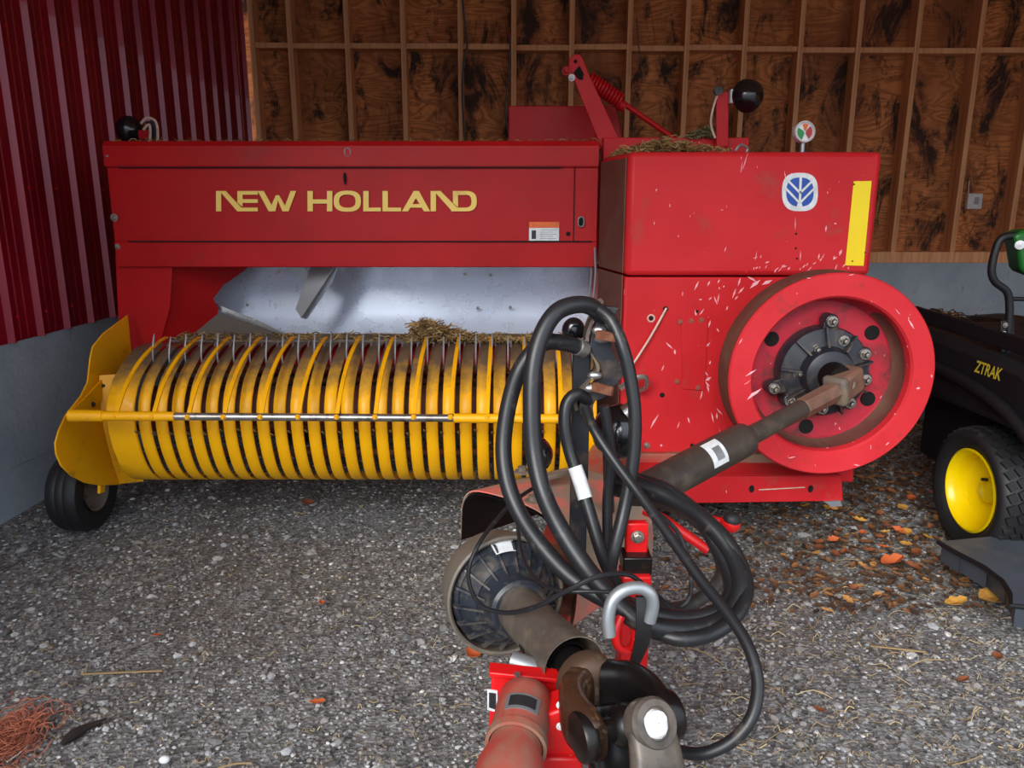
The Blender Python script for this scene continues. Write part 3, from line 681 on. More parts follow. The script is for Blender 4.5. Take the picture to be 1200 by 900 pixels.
it = [(rs0.uniform(880, 1000), rs0.uniform(300, 320), rs0.uniform(3, 9), rs0.uniform(1, 2), R(rs0.uniform(20, 80))) for k in range(26)] + [(873, 190, 24, 1.2, R(72)), (869, 196, 14, 1, R(80)), (920, 205, 10, 1, R(-80)), (932, 262, 16, .9, R(88)), (968, 268, 8, 2, R(85)), (938, 300, 14, 1, R(88)), (886, 300, 12, 1, R(80)), (850, 292, 7, 1.3, R(70)), (985, 296, 8, 3, R(70)), (979, 262, 3, 2, 0), (846, 246, 4, 1, 0)]
slivers('scuff_marks', hood, it, HY - .0006)
it = [(880, 437, 16, 2.4, R(32)), (884, 462, 22, 2.6, R(38)), (876, 448, 10, 1.4, R(35)), (928, 536, 10, 1.5, R(10)), (1004, 545, 8, 1.4, R(-10)), (1068, 380, 14, 2, R(-60)), (1076, 455, 5, 3, 0), (998, 322, 8, 1.2, R(10)), (1052, 365, 10, 1.6, R(-50)), (868, 400, 9, 1.2, R(60)), (1040, 520, 6, 1.4, R(40)), (948, 326, 6, 1.2, R(-5))]
slivers('scuff_marks', fw, it, FY - .001)
# slip clutch hub
hr = .158
hc = fc + V((-.004, 0, .004))
mb = MB()
mb.lathe([(hr, .11), (hr, .065), (hr * .96, .05), (hr * .60, .035), (hr * .52, .0), (hr * .34, -.012), (.0005, -.012)], hc, (0, 1, 0), 64)
hub = mb.build('clutch_hub', 'black_cast', fw, angle=30)
for x, z in ((.005, .178), (.05, .112), (.128, .065), (-.04, .082), (-.095, 0), (-.172, -.056), (.140, -.024), (.094, -.107), (0, -.128), (-.115, -.1)):
    rr_ = sqrt(x * x + z * z); yy = .045 if rr_ > .09 else .03
    c = hc + V((x, yy, z)); lug_ = rr_ > .125
    if lug_:
        mb = MB(); mb.lathe([(.024, .05), (.024, 0), (.020, -.004), (.0005, -.004)], c, (0, 1, 0), 16); mb.bar(c + V((0, .022, 0)), hc + V((x * .6, .07, z * .6)), .05, .04, V((0, 1, 0))); mb.build('hub_lug', 'black_cast', fw, bevel=.004)
    bb_ = MB(); bb_.lathe([(.018, 0), (.018, -.005), (.012, -.005)], c + V((0, -.002, 0)), (0, 1, 0), 16); bb_.lathe([(.0125, -.004), (.0125, -.017), (.010, -.019)], c, (0, 1, 0), 6); bb_.lathe([(.007, -.017), (.007, -.026), (.0004, -.027)], c, (0, 1, 0), 10); bb_.build('hub_bolt', 'bolt', fw)
for a in range(15, 360, 40):
    c1 = hc + V((cos(R(a)) * hr * .55, .03, sin(R(a)) * hr * .55)); c2 = hc + V((cos(R(a)) * hr * .97, .05, sin(R(a)) * hr * .97)); mb = MB(); mb.bar(c1, c2, .008, .04, V((0, 1, 0))); mb.build('hub_rib', 'black_cast', fw, bevel=.001)

# ---- rear drive shaft from the clutch down to the tongue
S0 = hc + V((.035, -.045, -.022)); S3 = at(700, 606, 1.86)
sd_ = (S3 - S0).normalized(); SLn = (S3 - S0).length
def S(px):   # point on the shaft's axis seen at a given photo column
    best = min(range(0, 400), key=lambda k: abs((lambda p: 600 + F * p.x / ((p - CAM).dot(FW)))(S0 + sd_ * SLn * k / 399) - px)); return S0 + sd_ * SLn * best / 399
ds = bpy.data.objects.new('drive_shaft', None); col.objects.link(ds); ds.parent = bal; ds.location = S(860) - WL['hay_baler']; WL['drive_shaft'] = S(860)
ax, su, sv = basis(sd_)
mb = MB(); mb.cyl(hc + V((0, 0, 0)), hc + V((.01, -.055, -.004)), .052, .046, 24); mb.build('joint_stub', 'black_grease', ds)
hd = (sd_ + V((.0, .35, 0))).normalized()
mb = MB(); mb.bar(S0 - sd_ * .055 + sv * .012, S0 + sd_ * .06, .070, .090, sv); mb.build('yoke_head', 'boss2', ds, bevel=.014)
mb = MB(); mb.bar(S0 + sd_ * .04, S0 + sd_ * .075, .084, .096, sv); mb.build('yoke_band', 'grey_dust', ds, bevel=.012)
nn_ = (CAM - S0).normalized(); mb = MB(); mb.lathe([(.022, -.02), (.022, .004), (.018, .007), (.0005, .007)], S0 + nn_ * .036 - sd_ * .01, nn_, 20); mb.build('bearing_cap', 'grey_dust', ds)
mb = MB(); mb.tube([S0 + sd_ * .06, S(940)], [.036, .034], 6); mb.build('inner_profile_tube', 'boss2', ds, bevel=.002)
mb = MB(); mb.tube([S(944), S(938), S(868)], [.027, .030, .030], 18); mb.build('shield_tube', 'tube', ds)
mb = MB(); mb.tube([S(877), S(873), S(866), S(700)], [.038, .050, .052, .052], 28); mb.build('outer_sleeve', 'tube', ds)
c = S(829); n_ = (CAM - c).normalized(); n_ = (n_ - sd_ * n_.dot(sd_)).normalized()
def on_tube(center, axis, n0, r, a0, a1, l0, l1, nseg=8):
    m0 = axis.cross(n0); return [[center + axis * l + (n0 * cos(a) + m0 * sin(a)) * r for l in (l0, l1)] for a in [a0 + (a1 - a0) * i / nseg for i in range(nseg + 1)]]
mb = MB(); rws = on_tube(c, sd_, n_, .0532, R(-40), R(50), -.03, .03); mb.sheet(rws, -n_ * .001); mb.build('safety_decal', 'white', ds)
mb = MB(); rws = on_tube(c, sd_, n_, .0540, R(-22), R(22), -.017, .012); mb.sheet(rws, -n_ * .001); mb.build('decal_print', 'galv', ds)

# ---- top gear: rear plate, lever, spring rod, lamps, gauge
TY = 3.75
mb = MB(); mb.prism([at(596, 124, TY), at(722, 124, TY), at(732, 175, TY), at(596, 175, TY)], (0, .12, 0)); mb.build('top_plate', 'red', bal, bevel=.004)
LY = 3.5
lv = MB(); e1, e2 = at(676, 66, LY), at(720, 172, LY)
lv.prism([at(x, y, LY) for x, y in ((666, 76), (667, 69), (672, 64), (679, 63), (683, 68), (688, 82), (730, 172), (704, 172), (680, 112))], (0, .012, 0)); lever = lv.build('lever', 'red_worn', bal, bevel=.003)
mb = MB(); mb.prism([at(x, y, LY - .002) for x, y in ((672, 85), (679, 77), (684, 86), (683, 94), (678, 93))], (0, .001, 0)); mb.build('lever_slot', 'hole', lever)
hole(674.5, 72, LY - .002, .008, lever)
bolt(664, 83, LY - .01, .012, lever, 'red'); bolt(670, 91, LY - .01, .009, lever, 'white')
sa, sb, se = at(690, 93, LY + .05), at(726, 122, LY + .05), at(795, 166, LY + .05)
mb = MB(); mb.cyl(sa, se, .012, seg=10); rod = mb.build('tension_rod', 'red', bal)
d_, u_, w_ = basis(se - sa); Ls = (sb - sa).length; mb = MB()
mb.tube([sa + d_ * Ls * t / 120 + (u_ * cos(t / 120 * 2 * pi * 11) + w_ * sin(t / 120 * 2 * pi * 11)) * .030 for t in range(121)], .0075, 7); mb.build('coil_spring', 'red', bal)
mb = MB(); mb.cyl(sb, sb + d_ * .03, .026, .02, 12); mb.build('spring_seat', 'red', bal)
# top beam behind the hood
mb = MB(); a, b = at(706, 162, 3.5), at(875, 163, 3.5); mb.box(((a.x + b.x) / 2, 3.5, a.z - .05), (b.x - a.x, .08, .10)); mb.build('top_beam', 'red_worn', bal, bevel=.004)
mb = MB(); mb.tube(spline([at(862, 177, 3.3), at(868, 170, 3.3), at(876, 174, 3.3), at(874, 180, 3.3)], 5), .006, 6); mb.build('lifting_loop', 'galv', bal)
def lamp(cpx, Y, r, ax, nm='warning_lamp'):
    c = at(cpx[0], cpx[1], Y); g = bpy.data.objects.new(nm, None); col.objects.link(g); g.parent = bal; g.location = c - WL['hay_baler']; WL[g.name] = c
    mb = MB(); mb.lathe([(.0005, -r * .75), (r * .5, -r * .68), (r * .85, -r * .4), (r, -.0), (r * 1.03, .004), (r * 1.03, .014), (r * .96, .016)], c, ax, 32); mb.build('lamp_shell', 'lamp_black', g)
    mb = MB(); mb.lathe([(r * .97, .010), (r * .8, .022), (r * .4, .03), (.0005, .032)], c, ax, 32); mb.build('lamp_lens', 'lamp_black', g)
    return g
LA = 3.42
mb = MB(); mb.bar(at(846, 172, LA), at(846, 108, LA), .062 * .85, .012, V((0, 1, 0))); mb.build('lamp_post', 'red_worn', bal, bevel=.003)
rl = lamp((877, 112), LA - .02, .068, V((-.3, 1, -.1)))
mb = MB(); a = at(859, 113, LA - .01); mb.box(a, (.03, .03, .055)); mb.cyl(a, a + V((.04, 0, 0)), .012, seg=10); mb.build('lamp_bracket', 'white', rl, bevel=.003)
mb = MB(); mb.tube(spline([at(842, 108, LA - .02), at(836, 125, LA - .03), at(833, 145, LA - .03), at(838, 162, LA - .03)], 5), .005, 6); mb.build('lamp_wire', 'cord', rl)
mb = MB(); mb.lathe([(.0005, -.02), (.018, -.018), (.018, .0)], at(841, 107, LA - .02), (0, 1, 0), 12); mb.build('lamp_clamp', 'black_cast', rl)
LB = 3.6
ll = lamp((152, 152), LB, .058, V((-.5, .85, .1)))
mb = MB(); 
for pts in ([(165, 145), (172, 138), (182, 142), (185, 155), (184, 172)], [(168, 152), (175, 146), (176, 160), (173, 172)]): mb.tube(spline([at(x, y, LB - .03) for x, y in pts], 5), .006, 6)
mb.build('lamp_wire', 'cord', ll)
mb = MB(); mb.bar(at(180, 178, LB), at(176, 142, LB), .04, .01, V((0, 1, 0))); mb.build('lamp_post', 'black_cast', ll, bevel=.002)
mb = MB(); mb.box(at(170, 158, LB), (.05, .03, .04)); mb.build('lamp_bracket', 'red', ll, bevel=.003)
# pressure gauge
gc = at(943, 154.5, 2.95); gr = .039
pg = bpy.data.objects.new('pressure_gauge', None); col.objects.link(pg); pg.parent = bal; pg.location = gc - WL['hay_baler']; WL['pressure_gauge'] = gc
gx = V((.12, -1, .1)).normalized()
mb = MB(); mb.lathe([(.0005, -.03), (gr * .9, -.028), (gr, -.02), (gr, .006), (gr * .9, .010), (gr * .84, .006), (gr * .84, .0), (.0005, 0)], gc, gx, 36); mb.build('gauge_case', 'white', pg, angle=30)
_, gu, gv = basis(gx)
def sector(r0, r1, a0, a1, mat, nm):
    m_ = MB(); rws = [[gc + gx * .002 + (gu * cos(a) + gv * sin(a)) * r for r in (r0, r1)] for a in [R(a0) + R(a1 - a0) * k / 10 for k in range(11)]]
    m_.sheet(rws, gx * -.001); m_.build(nm, mat, pg, smooth=False)
sector(.005, .029, 150, 250, 'redlens' if gu.x < 0 else 'green', 'dial_sector'); sector(.005, .029, -60, 45, 'green' if gu.x < 0 else 'redlens', 'dial_sector'); sector(.005, .029, 60, 110, 'orange', 'dial_sector')
mb = MB(); mb.cyl(gc + V((0, .01, -gr * .9)), gc + V((0, .01, -.12)), .009, seg=12); mb.build('gauge_stem', 'galv', pg)

# ---- tongue: beam, guard over the joint, hose stand, jack
mb = MB()
tb = [V((.42, 2.88, .36)), V((.16, 1.95, .38)), V((.06, 1.45, .36)), V((.05, .9, .36))]
for i in range(3): mb.bar(tb[i], tb[i + 1], .12, .12)
mb.build('tongue_beam', 'red_dusty', bal, bevel=.006)
mb = MB(); mb.bar(V((.06, 1.46, .36)), V((.12, 1.7, .44)), .12, .10); mb.build('bearing_pedestal', 'rust', bal, bevel=.004)
gd = V((.72, .69, 0)).normalized(); ge = V((gd.y, -gd.x, 0))
A0 = (at(535, 624, 1.75) + at(677, 677, 1.50)) / 2; A0.z = .49
prof = [(-.19, -.02), (-.195, .06), (-.185, .092), (-.15, .108), (-.05, .118), (.04, .118), (.11, .104), (.16, .072), (.19, .02), (.20, -.04), (.20, -.09)]
pp = spline([V((a, b, 0)) for a, b in prof], 3)
rows = [[A0 + gd * (l + .03 * sin(i * .12)) + ge * p.x * (1 - .12 * l / .27) + V((0, 0, p.y * (1 - .1 * l / .27))) for l in (0, .08, .16, .24, .31)] for i, p in enumerate(pp)]
mb = MB(); mb.sheet(rows, (0, 0, -.004)); gsh = mb.build('joint_guard', 'guard', bal, angle=50, bevel=0)
mb = MB(); mb.sheet([[q + V((0, 0, -.006)) + (A0 + V((0, 0, .02)) - q).normalized() * .003 for q in r_] for r_ in rows], (0, 0, -.003)); mb.build('guard_shade_lining', 'black_grease', gsh)  # dark sheet added under the guard to paint its inside as shaded
for x, y, Y in ((612, 556, 1.86), (625, 592, 1.66)):
    c = at(x, y, Y); c.z = A0.z + .115; mb = MB(); mb.lathe([(.022, 0), (.022, .004), (.012, .006), (.012, .016), (.0005, .018)], c, (0, 0, 1), 8); mb.build('guard_bolt', 'grey_dust', gsh)
mb = MB(); c = at(640, 560, 1.8); c.z = A0.z + .13; mb.tube(spline([c + V((-.03, .0, 0)), c + V((-.01, -.05, .01)), c + V((.03, -.04, .015)), c + V((.07, .0, .01)), c + V((.09, .02, 0))], 4), .007, 6); mb.build('retaining_wire', 'grey_dust', gsh)

# front driveline
B0 = at(588, 692, 1.36); Y0 = at(735, 850, .885)
fd, fu, fv = basis(Y0 - B0)
if fu.x < 0: fu = -fu; fv = -fv
if fv.z < 0: fv = -fv
FL = (Y0 - B0).length
fs = bpy.data.objects.new('front_driveline', None); col.objects.link(fs); fs.parent = bal; fs.location = B0 - WL['hay_baler']; WL['front_driveline'] = B0
mb = MB(); mb.lathe([(.06, -.10), (.085, -.09), (.108, -.05), (.117, .0), (.119, .03), (.115, .033), (.111, .03), (.109, .0), (.09, -.04)], B0, fd, 56); mb.build('outer_bell', 'tube_grey', fs)
mb = MB(); mb.lathe([(.106, .018), (.098, .030), (.094, .028), (.085, .045), (.072, .060), (.068, .059), (.060, .075), (.056, .10), (.050, .105), (.040, .106)], B0, fd, 48); bc = mb.build('bell_cone', 'plastic', fs, angle=25)
for k in range(18):
    a = 2 * pi * k / 18; e = fu * cos(a) + fv * sin(a); mb = MB()
    mb.prism([B0 + e * .108 + fd * .012, B0 + e * .106 + fd * .034, B0 + e * .08 + fd * .058, B0 + e * .062 + fd * .078, B0 + e * .058 + fd * .05, B0 + e * .09 + fd * .02], fd.cross(e) * .004); mb.build('cone_rib', 'plastic', bc)
for a0, w, l0, l1, r0, r1 in ((92, 24, .020, .046, .106, .090), ):
    rws = []
    for i in range(7):
        a = R(a0 - w / 2 + w * i / 6); e = fu * cos(a) + fv * sin(a); rws.append([B0 + e * (r0 + .004) + fd * l0, B0 + e * (r1 + .004) + fd * l1])
    mb = MB(); mb.sheet(rws, -fd * .002); mb.build('cone_label', 'white', bc)
tr = .043
mb = MB(); mb.lathe([(.0435, .07), (.0435, FL * .38), (.047, FL * .56), (.052, FL * .67), (.050, FL * .67), (.045, FL * .5), (.040, FL * .42), (.0005, FL * .40)], B0, fd, 40); mb.build('guard_tube', 'tube_dusty', fs, angle=30)
mb = MB(); rws = on_tube(B0 + fd * FL * .45, fd, fv, .0465, R(95), R(110), -.012, .012, 3); mb.sheet(rws, -fv * .001); mb.build('tube_slot', 'hole', fs)
mb = MB(); mb.cyl(B0 + fd * FL * .42, B0 + fd * FL * .78, .028, seg=24); mb.lathe([(.031, FL * .58), (.034, FL * .60), (.034, FL * .62), (.031, FL * .63)], B0, fd, 24); mb.build('inner_shaft', 'black_grease', fs)
# collar + yoke
mb = MB(); mb.lathe([(.027, FL * .715), (.042, FL * .725), (.0465, FL * .74), (.0465, FL * .785), (.043, FL * .80), (.030, FL * .815), (.0005, FL * .815)], B0, fd, 40); mb.build('yoke_collar', 'brown_steel', fs, angle=40)
X0 = B0 + fd * FL * 1.0
def ear(c, axis, r, t, mat, nm):
    m_ = MB(); m_.lathe([(.0005, -t / 2), (r * .7, -t / 2), (r * .94, -t * .42), (r, -t * .25), (r, t * .25), (r * .94, t * .42), (r * .72, t / 2), (r * .66, t * .36), (.0005, t * .36)], c, axis, 32); return m_.build(nm, mat, fs, angle=40)
def arm(pts, ws, ts, side, mat, nm):
    """lofted rounded arm; side = broad direction"""
    pts = spline(pts, 5); n = len(pts); m_ = MB(); ringn = 16; vs = []; fs_ = []
    for i, p in enumerate(pts):
        f_ = i / (n - 1); k = f_ * (len(ws) - 1); j = min(int(k), len(ws) - 2); w = ws[j] + (ws[j + 1] - ws[j]) * (k - j); t = ts[j] + (ts[j + 1] - ts[j]) * (k - j)
        tg = (pts[min(i + 1, n - 1)] - pts[max(i - 1, 0)]).normalized(); sdv = (side - tg * side.dot(tg)).normalized(); nn = tg.cross(sdv)
        for q in range(ringn):
            a = 2 * pi * q / ringn; ca, sa_ = cos(a), sin(a)
            vs.append(p + sdv * math.copysign(abs(ca) ** .65, ca) * w + nn * math.copysign(abs(sa_) ** .65, sa_) * t)
    for i in range(n - 1):
        for q in range(ringn): l = (q + 1) % ringn; fs_.append((i * ringn + q, i * ringn + l, (i + 1) * ringn + l, (i + 1) * ringn + q))
    fs_ += [tuple(range(ringn)), tuple(range((n - 1) * ringn, n * ringn))]
    m_.add(vs, fs_); return m_.build(nm, mat, fs, angle=50)
for s_ in (-1, 1):
    arm([X0 - fd * .105 + fu * s_ * .020, X0 - fd * .075 + fu * s_ * .045, X0 - fd * .04 + fu * s_ * .056, X0 + fu * s_ * .054, X0 + fd * .022 + fu * s_ * .051], [.038, .044, .042, .038, .026], [.022, .021, .018, .016, .012], fv, 'yoke_brown' if s_ < 0 else 'black_grease', 'yoke_arm')
    ear(X0 + fu * s_ * .064, fu, .033, .022, 'black_grease', 'bearing_cap')
mb = MB(); mb.cyl(X0 - fu * .05, X0 + fu * .05, .017, seg=16); mb.ball(X0, .03, seg=16); mb.build('joint_cross', 'black_grease', fs)
d2 = (fd * .55 + V((-.05, -.05, -.85))).normalized()                    # end yoke hangs down
v2 = (fv - d2 * fv.dot(d2)).normalized(); v2 = (v2 + V((.25, 0, 0))).normalized(); v2 = (v2 - d2 * v2.dot(d2)).normalized()
mb = MB(); mb.cyl(X0 - v2 * .05, X0 + v2 * .05, .017, seg=16); mb.build('joint_cross', 'black_grease', fs)
u2 = d2.cross(v2).normalized()
for s_ in (-1, 1):
    arm([X0 + v2 * s_ * .052 - d2 * .028, X0 + v2 * s_ * .056, X0 + v2 * s_ * .056 + d2 * .04, X0 + v2 * s_ * .045 + d2 * .075, X0 + v2 * s_ * .02 + d2 * .11], [.020, .032, .036, .040, .036], [.010, .014, .016, .018, .022], u2, 'boss' if s_ > 0 else 'black_grease', 'end_yoke_arm')
c = X0 + v2 * .062
mb = MB(); mb.lathe([(.032, -.018), (.033, .006), (.029, .012), (.021, .013), (.019, .009), (.0005, .009)], c, v2, 32); mb.build('bearing_cap', 'boss', fs, angle=35)
mb = MB(); mb.lathe([(.018, .009), (.015, .014), (.008, .016), (.0005, .0165)], c, v2, 14)
for v in mb.v: v += V((random.uniform(-.001, .001), 0, random.uniform(-.001, .001)))
mb.build('grease_blob', 'white', fs)
mb = MB(); mb.lathe([(.036, .09), (.042, .10), (.042, .19), (.038, .20), (.0005, .20)], X0, d2, 32); mb.build('end_yoke_hub', 'brown_steel', fs, angle=40)

# hose stand, holder plates and pins
HYY = 1.44
mb = MB(); a, b = at(682, 400, HYY + .03), at(680, 575, HYY + .03); mb.bar(V((a.x, a.y, .57)), V((a.x, a.y, a.z)), .036, .012, V((0, 1, 0))); mb.build('hose_stand', 'black_cast', bal, bevel=.003)
wav = [(704, 355), (697, 366), (689, 384), (686, 400), (690, 413), (697, 424), (699, 436), (690, 447), (680, 458), (673, 470), (674, 482)]
pts = spline([at(x, y, HYY) for x, y in wav], 4)
rows = [[p + V((-.004, .0, 0)), p + V((.035, .004, .003))] for p in pts]
mb = MB(); rows = [[p + V((0, 0, 0)), p + V((0, .055, 0))] for p in pts]; mb.sheet(rows, (.006, 0, .003)); hp = mb.build('hose_holder', 'grey_dust', bal)
pts2 = spline([at(x + 9, y + 4, HYY - .01) for x, y in wav], 4)
mb = MB(); rows = [[p + V((-.005 + .0, 0, 0)), p + V((.036 if 6 < i < 34 else .022, .0, -.003))] for i, p in enumerate(pts2)]; mb.sheet(rows, (0, .03, 0)); mb.build('hose_holder', 'black_cast', bal, bevel=.002)
for x, y in ((700, 387), (703, 397), (695, 440), (690, 455)):
    mb = MB(); mb.ball(at(x + 2, y, HYY - .025), .014, (1, .6, .6)); mb.build('clamp_tab', 'chrome', hp)
for x0_, y0_, x1_, y1_ in ((699, 392, 724, 396), (695, 453, 718, 459)):
    mb = MB(); mb.bar(at(x0_, y0_, HYY - .03), at(x1_, y1_, HYY - .06), .018, .010, V((0, 1, 0))); mb.build('holder_pin', 'rust', hp, bevel=.002)

def hose(name, pts, r, mat='hose', closed=False):
    mb = MB(); mb.tube(spline(sp3(pts), 8, closed), r, 14, closed=closed); return mb.build(name, mat, bal)
h1 = hose('hydraulic_hose', [(684, 409, 1.44), (660, 402, 1.41), (635, 403, 1.38), (611, 430, 1.37), (597, 470, 1.36), (590, 520, 1.34), (594, 562, 1.31), (608, 600, 1.28), (632, 637, 1.24), (665, 673, 1.2), (700, 697, 1.17), (745, 716, 1.15), (800, 726, 1.16), (842, 716, 1.18), (858, 688, 1.22), (844, 648, 1.28), (818, 606, 1.34), (778, 584, 1.4), (735, 576, 1.46), (715, 572, 1.5)], .0155)
h2 = hose('hydraulic_hose', [(706, 372, 1.44), (694, 360, 1.42), (675, 357, 1.40), (652, 366, 1.38), (635, 392, 1.36), (625, 430, 1.34), (623, 480, 1.32), (626, 530, 1.3), (636, 575, 1.27), (655, 617, 1.23), (684, 662, 1.19), (712, 695, 1.15), (750, 729, 1.12), (800, 738, 1.13), (844, 727, 1.16), (868, 692, 1.2), (858, 650, 1.26), (826, 610, 1.32), (790, 586, 1.38), (745, 566, 1.44), (720, 560, 1.5)], .0165)
h3 = hose('hydraulic_hose', [(700, 362, 1.42), (716, 376, 1.4), (730, 408, 1.38), (739, 445, 1.37), (744, 485, 1.36), (743, 530, 1.35), (737, 570, 1.34), (728, 612, 1.32), (717, 655, 1.28), (712, 690, 1.22)], .0125)
h4 = hose('hydraulic_hose', [(690, 470, 1.44), (676, 462, 1.42), (664, 474, 1.41), (662, 500, 1.4), (668, 530, 1.39), (680, 565, 1.37), (692, 605, 1.34), (706, 650, 1.29), (724, 690, 1.22), (740, 722, 1.16), (790, 748, 1.11), (836, 742, 1.12), (868, 714, 1.16), (874, 678, 1.22), (851, 632, 1.28), (810, 594, 1.35), (775, 570, 1.42), (735, 558, 1.5)], .0125)
mb = MB(); H4 = spline(sp3([(662, 500, 1.4), (668, 530, 1.39), (680, 565, 1.37), (692, 605, 1.34), (706, 650, 1.29)]), 12); mb.tube(H4[18:31], .0142, 14); mb.build('hose_tag', 'white', h4)
h5 = hose('hydraulic_hose', [(686, 478, 1.42), (697, 505, 1.38), (722, 543, 1.34), (752, 583, 1.29), (786, 630, 1.22), (820, 678, 1.15), (852, 718, 1.09), (877, 758, 1.04), (888, 800, 1.0), (881, 840, .97), (858, 868, .96), (825, 883, .96), (795, 880, .98), (772, 870, 1.0)], .0095)
mb = MB(); mb.tube(spline(sp3([(846, 876, .96), (839, 880, .96), (834, 881.5, .96)]), 3), .0102, 12); mb.build('hose_mark', 'galv', h5)
h6 = hose('hydraulic_hose', [(708, 475, 1.42), (712, 500, 1.42), (716, 540, 1.42), (712, 585, 1.42), (712, 640, 1.4)], .0105)
h7 = hose('hydraulic_hose', [(716, 700, 1.17), (755, 712, 1.2), (800, 712, 1.24), (835, 690, 1.28), (846, 662, 1.32), (822, 616, 1.38), (778, 590, 1.44), (738, 586, 1.5)], .0125, 'hose_dusty')
mb = MB(); mb.tube(spline(sp3([(676, 406, 1.426), (684, 409, 1.44)]), 3), .0172, 16); mb.build('hose_ferrule', 'chrome', h1)
mb = MB(); mb.ball(at(672, 387, 1.5), .026, (.9, .8, 1)); mb.build('hose_end_cap', 'lamp_black', bal)
# thin electrical wire wrapped around
mb = MB(); mb.tube(spline(sp3([(628, 570, 1.5), (600, 590, 1.42), (566, 630, 1.32), (549, 670, 1.27), (560, 706, 1.22), (590, 718, 1.18), (625, 712, 1.13), (665, 692, 1.1), (700, 676, 1.1), (735, 673, 1.12), (760, 690, 1.14), (790, 712, 1.2), (808, 700, 1.22), (808, 665, 1.26), (795, 625, 1.3), (770, 600, 1.34)]), 8), .0042, 8); mb.build('electric_wire', 'hose', bal)
mb = MB(); mb.tube(spline(sp3([(606, 610, 1.36), (612, 650, 1.28), (630, 680, 1.18), (655, 692, 1.12), (690, 693, 1.11), (725, 694, 1.12)]), 8), .0036, 8); mb.build('electric_wire', 'hose', bal)
# steel ring + strap
ro = spline(sp3([(714, 745, 1.04), (713, 722, 1.045), (719, 702, 1.05), (733, 691, 1.055), (750, 689, 1.06), (762, 696, 1.06), (765, 710, 1.06), (761, 728, 1.06)]), 8)
mb = MB(); mb.tube(ro, .0100, 14); mb.build('steel_hook', 'galv', bal)
rows = [[at(x - w, y, Y), at(x + w, y, Y)] for x, y, Y, w in ((753, 700, 1.065, 8), (755, 715, 1.06, 9), (755, 735, 1.055, 9), (753, 752, 1.07, 9), (748, 768, 1.1, 7), (744, 778, 1.13, 6))]
mb = MB(); mb.sheet(rows, (0, .006, 0)); mb.build('tie_strap', 'rubber', bal)
# mast lamp behind the hoses
m_l = lamp((722, 505), 1.66, .062, V((.75, .6, -.3)))
mb = MB(); mb.tube([at(733, 485, 1.64), at(742, 478, 1.64)], .02, 12); mb.build('lamp_bracket', 'chrome', m_l)
m_2 = lamp((632, 532), 1.74, .036, V((.8, -.3, .2)))
mb = MB(); c = at(632, 532, 1.74); mb.tube([c, V((c.x, c.y, .58))], .009, 8); mb.build('lamp_post', 'black_cast', m_2)
mb = MB(); c = at(716, 540, 1.66); mb.tube([at(712, 520, 1.66), V((c.x, c.y, .58))], .012, 8); mb.build('lamp_post', 'black_cast', m_l)

# jack: red post with pin, red handle, and near bracket
JX = at(745, 640, 1.32)
mb = MB(); mb.bar(V((JX.x, 1.32, .40)), V((JX.x, 1.32, at(745, 668, 1.32).z)), .055, .055, V((0, 1, 0))); mb.build('jack_post', 'red_bright', bal, bevel=.004)
mb = MB(); a = at(746, 611, 1.34); b = at(745, 648, 1.34); mb.bar(b, a, .042, .02, V((0, 1, 0))); jp = mb.build('jack_bracket', 'red_bright', bal, bevel=.003)
bolt(747, 629, 1.325, .008, jp)
mb = MB(); c = at(745, 657, 1.33); mb.box(c, (.055, .05, .035)); mb.build('jack_clamp', 'black_grease', bal, bevel=.003)
mb = MB(); mb.tube(spline(sp3([(755, 598, 1.5), (775, 607, 1.48), (803, 626, 1.46), (830, 645, 1.44)]), 5), .0105, 10); mb.build('jack_handle', 'red_bright', bal)
mb = MB(); mb.cyl(at(800, 600, 1.5), at(848, 612, 1.45), .008, seg=10); mb.build('handle_stem', 'red_bright', bal)
mb = MB(); c = at(856, 613, 1.44); mb.ball(c, .0205, (1, 1, 1)); kb = mb.build('handle_knob', 'red_bright', bal)
mb = MB(); mb.ball(c + V((.001, -.002, .008)), .0185, (1, 1, .9)); mb.build('knob_cap', 'rubber', kb)
# red hook loop under the steel hook
mb = MB(); mb.tube(spline(sp3([(728, 722, 1.1), (722, 740, 1.09), (724, 757, 1.09), (736, 762, 1.1), (744, 750, 1.12), (742, 732, 1.12)]), 6), .007, 10); mb.build('chain_hook', 'red_bright', bal)
# near bracket: red cross box and jack tube in the foreground
JY = 1.02
a, b = at(576, 794, JY), at(664, 800, JY)
mb = MB(); mb.prism([at(576, 791, JY), at(662, 797, JY), at(662, 860, JY), at(572, 868, JY)], (0, .02, 0)); jb = mb.build('tongue_bracket', 'red_bright', bal, bevel=.004)
mb = MB(); mb.prism([at(573, 788, JY - .006), at(662, 797, JY - .006), at(662, 802, JY - .006), at(573, 794, JY - .006)], (0, .028, 0)); mb.build('bracket_flange', 'red_bright', jb, bevel=.002)
mb = MB(); mb.prism([at(571, 808, JY - .002), at(583, 810, JY - .002), at(583, 835, JY - .002), at(571, 832, JY - .002)], (0, .002, 0)); d_ = mb.build('warning_decal', 'white', jb, smooth=False)
mb = MB(); mb.prism([at(573, 812, JY - .0035), at(581, 813, JY - .0035), at(581, 832, JY - .0035), at(573, 829, JY - .0035)], (0, .001, 0)); mb.build('decal_print', 'decal_dark', d_, smooth=False)
mb = MB(); mb.cyl(at(599, 775, JY + .06), at(650, 792, JY + .04), .017, seg=18); mb.build('pivot_pin', 'galv', bal)
mb = MB(); mb.tube([at(606, 789, JY - .012), at(609, 816, JY - .014)], .005, 8); mb.build('cable_tie', 'chrome', jb)
ja, jd = at(617, 816, .99), at(598, 905, .85)
jx = (jd - ja).normalized()
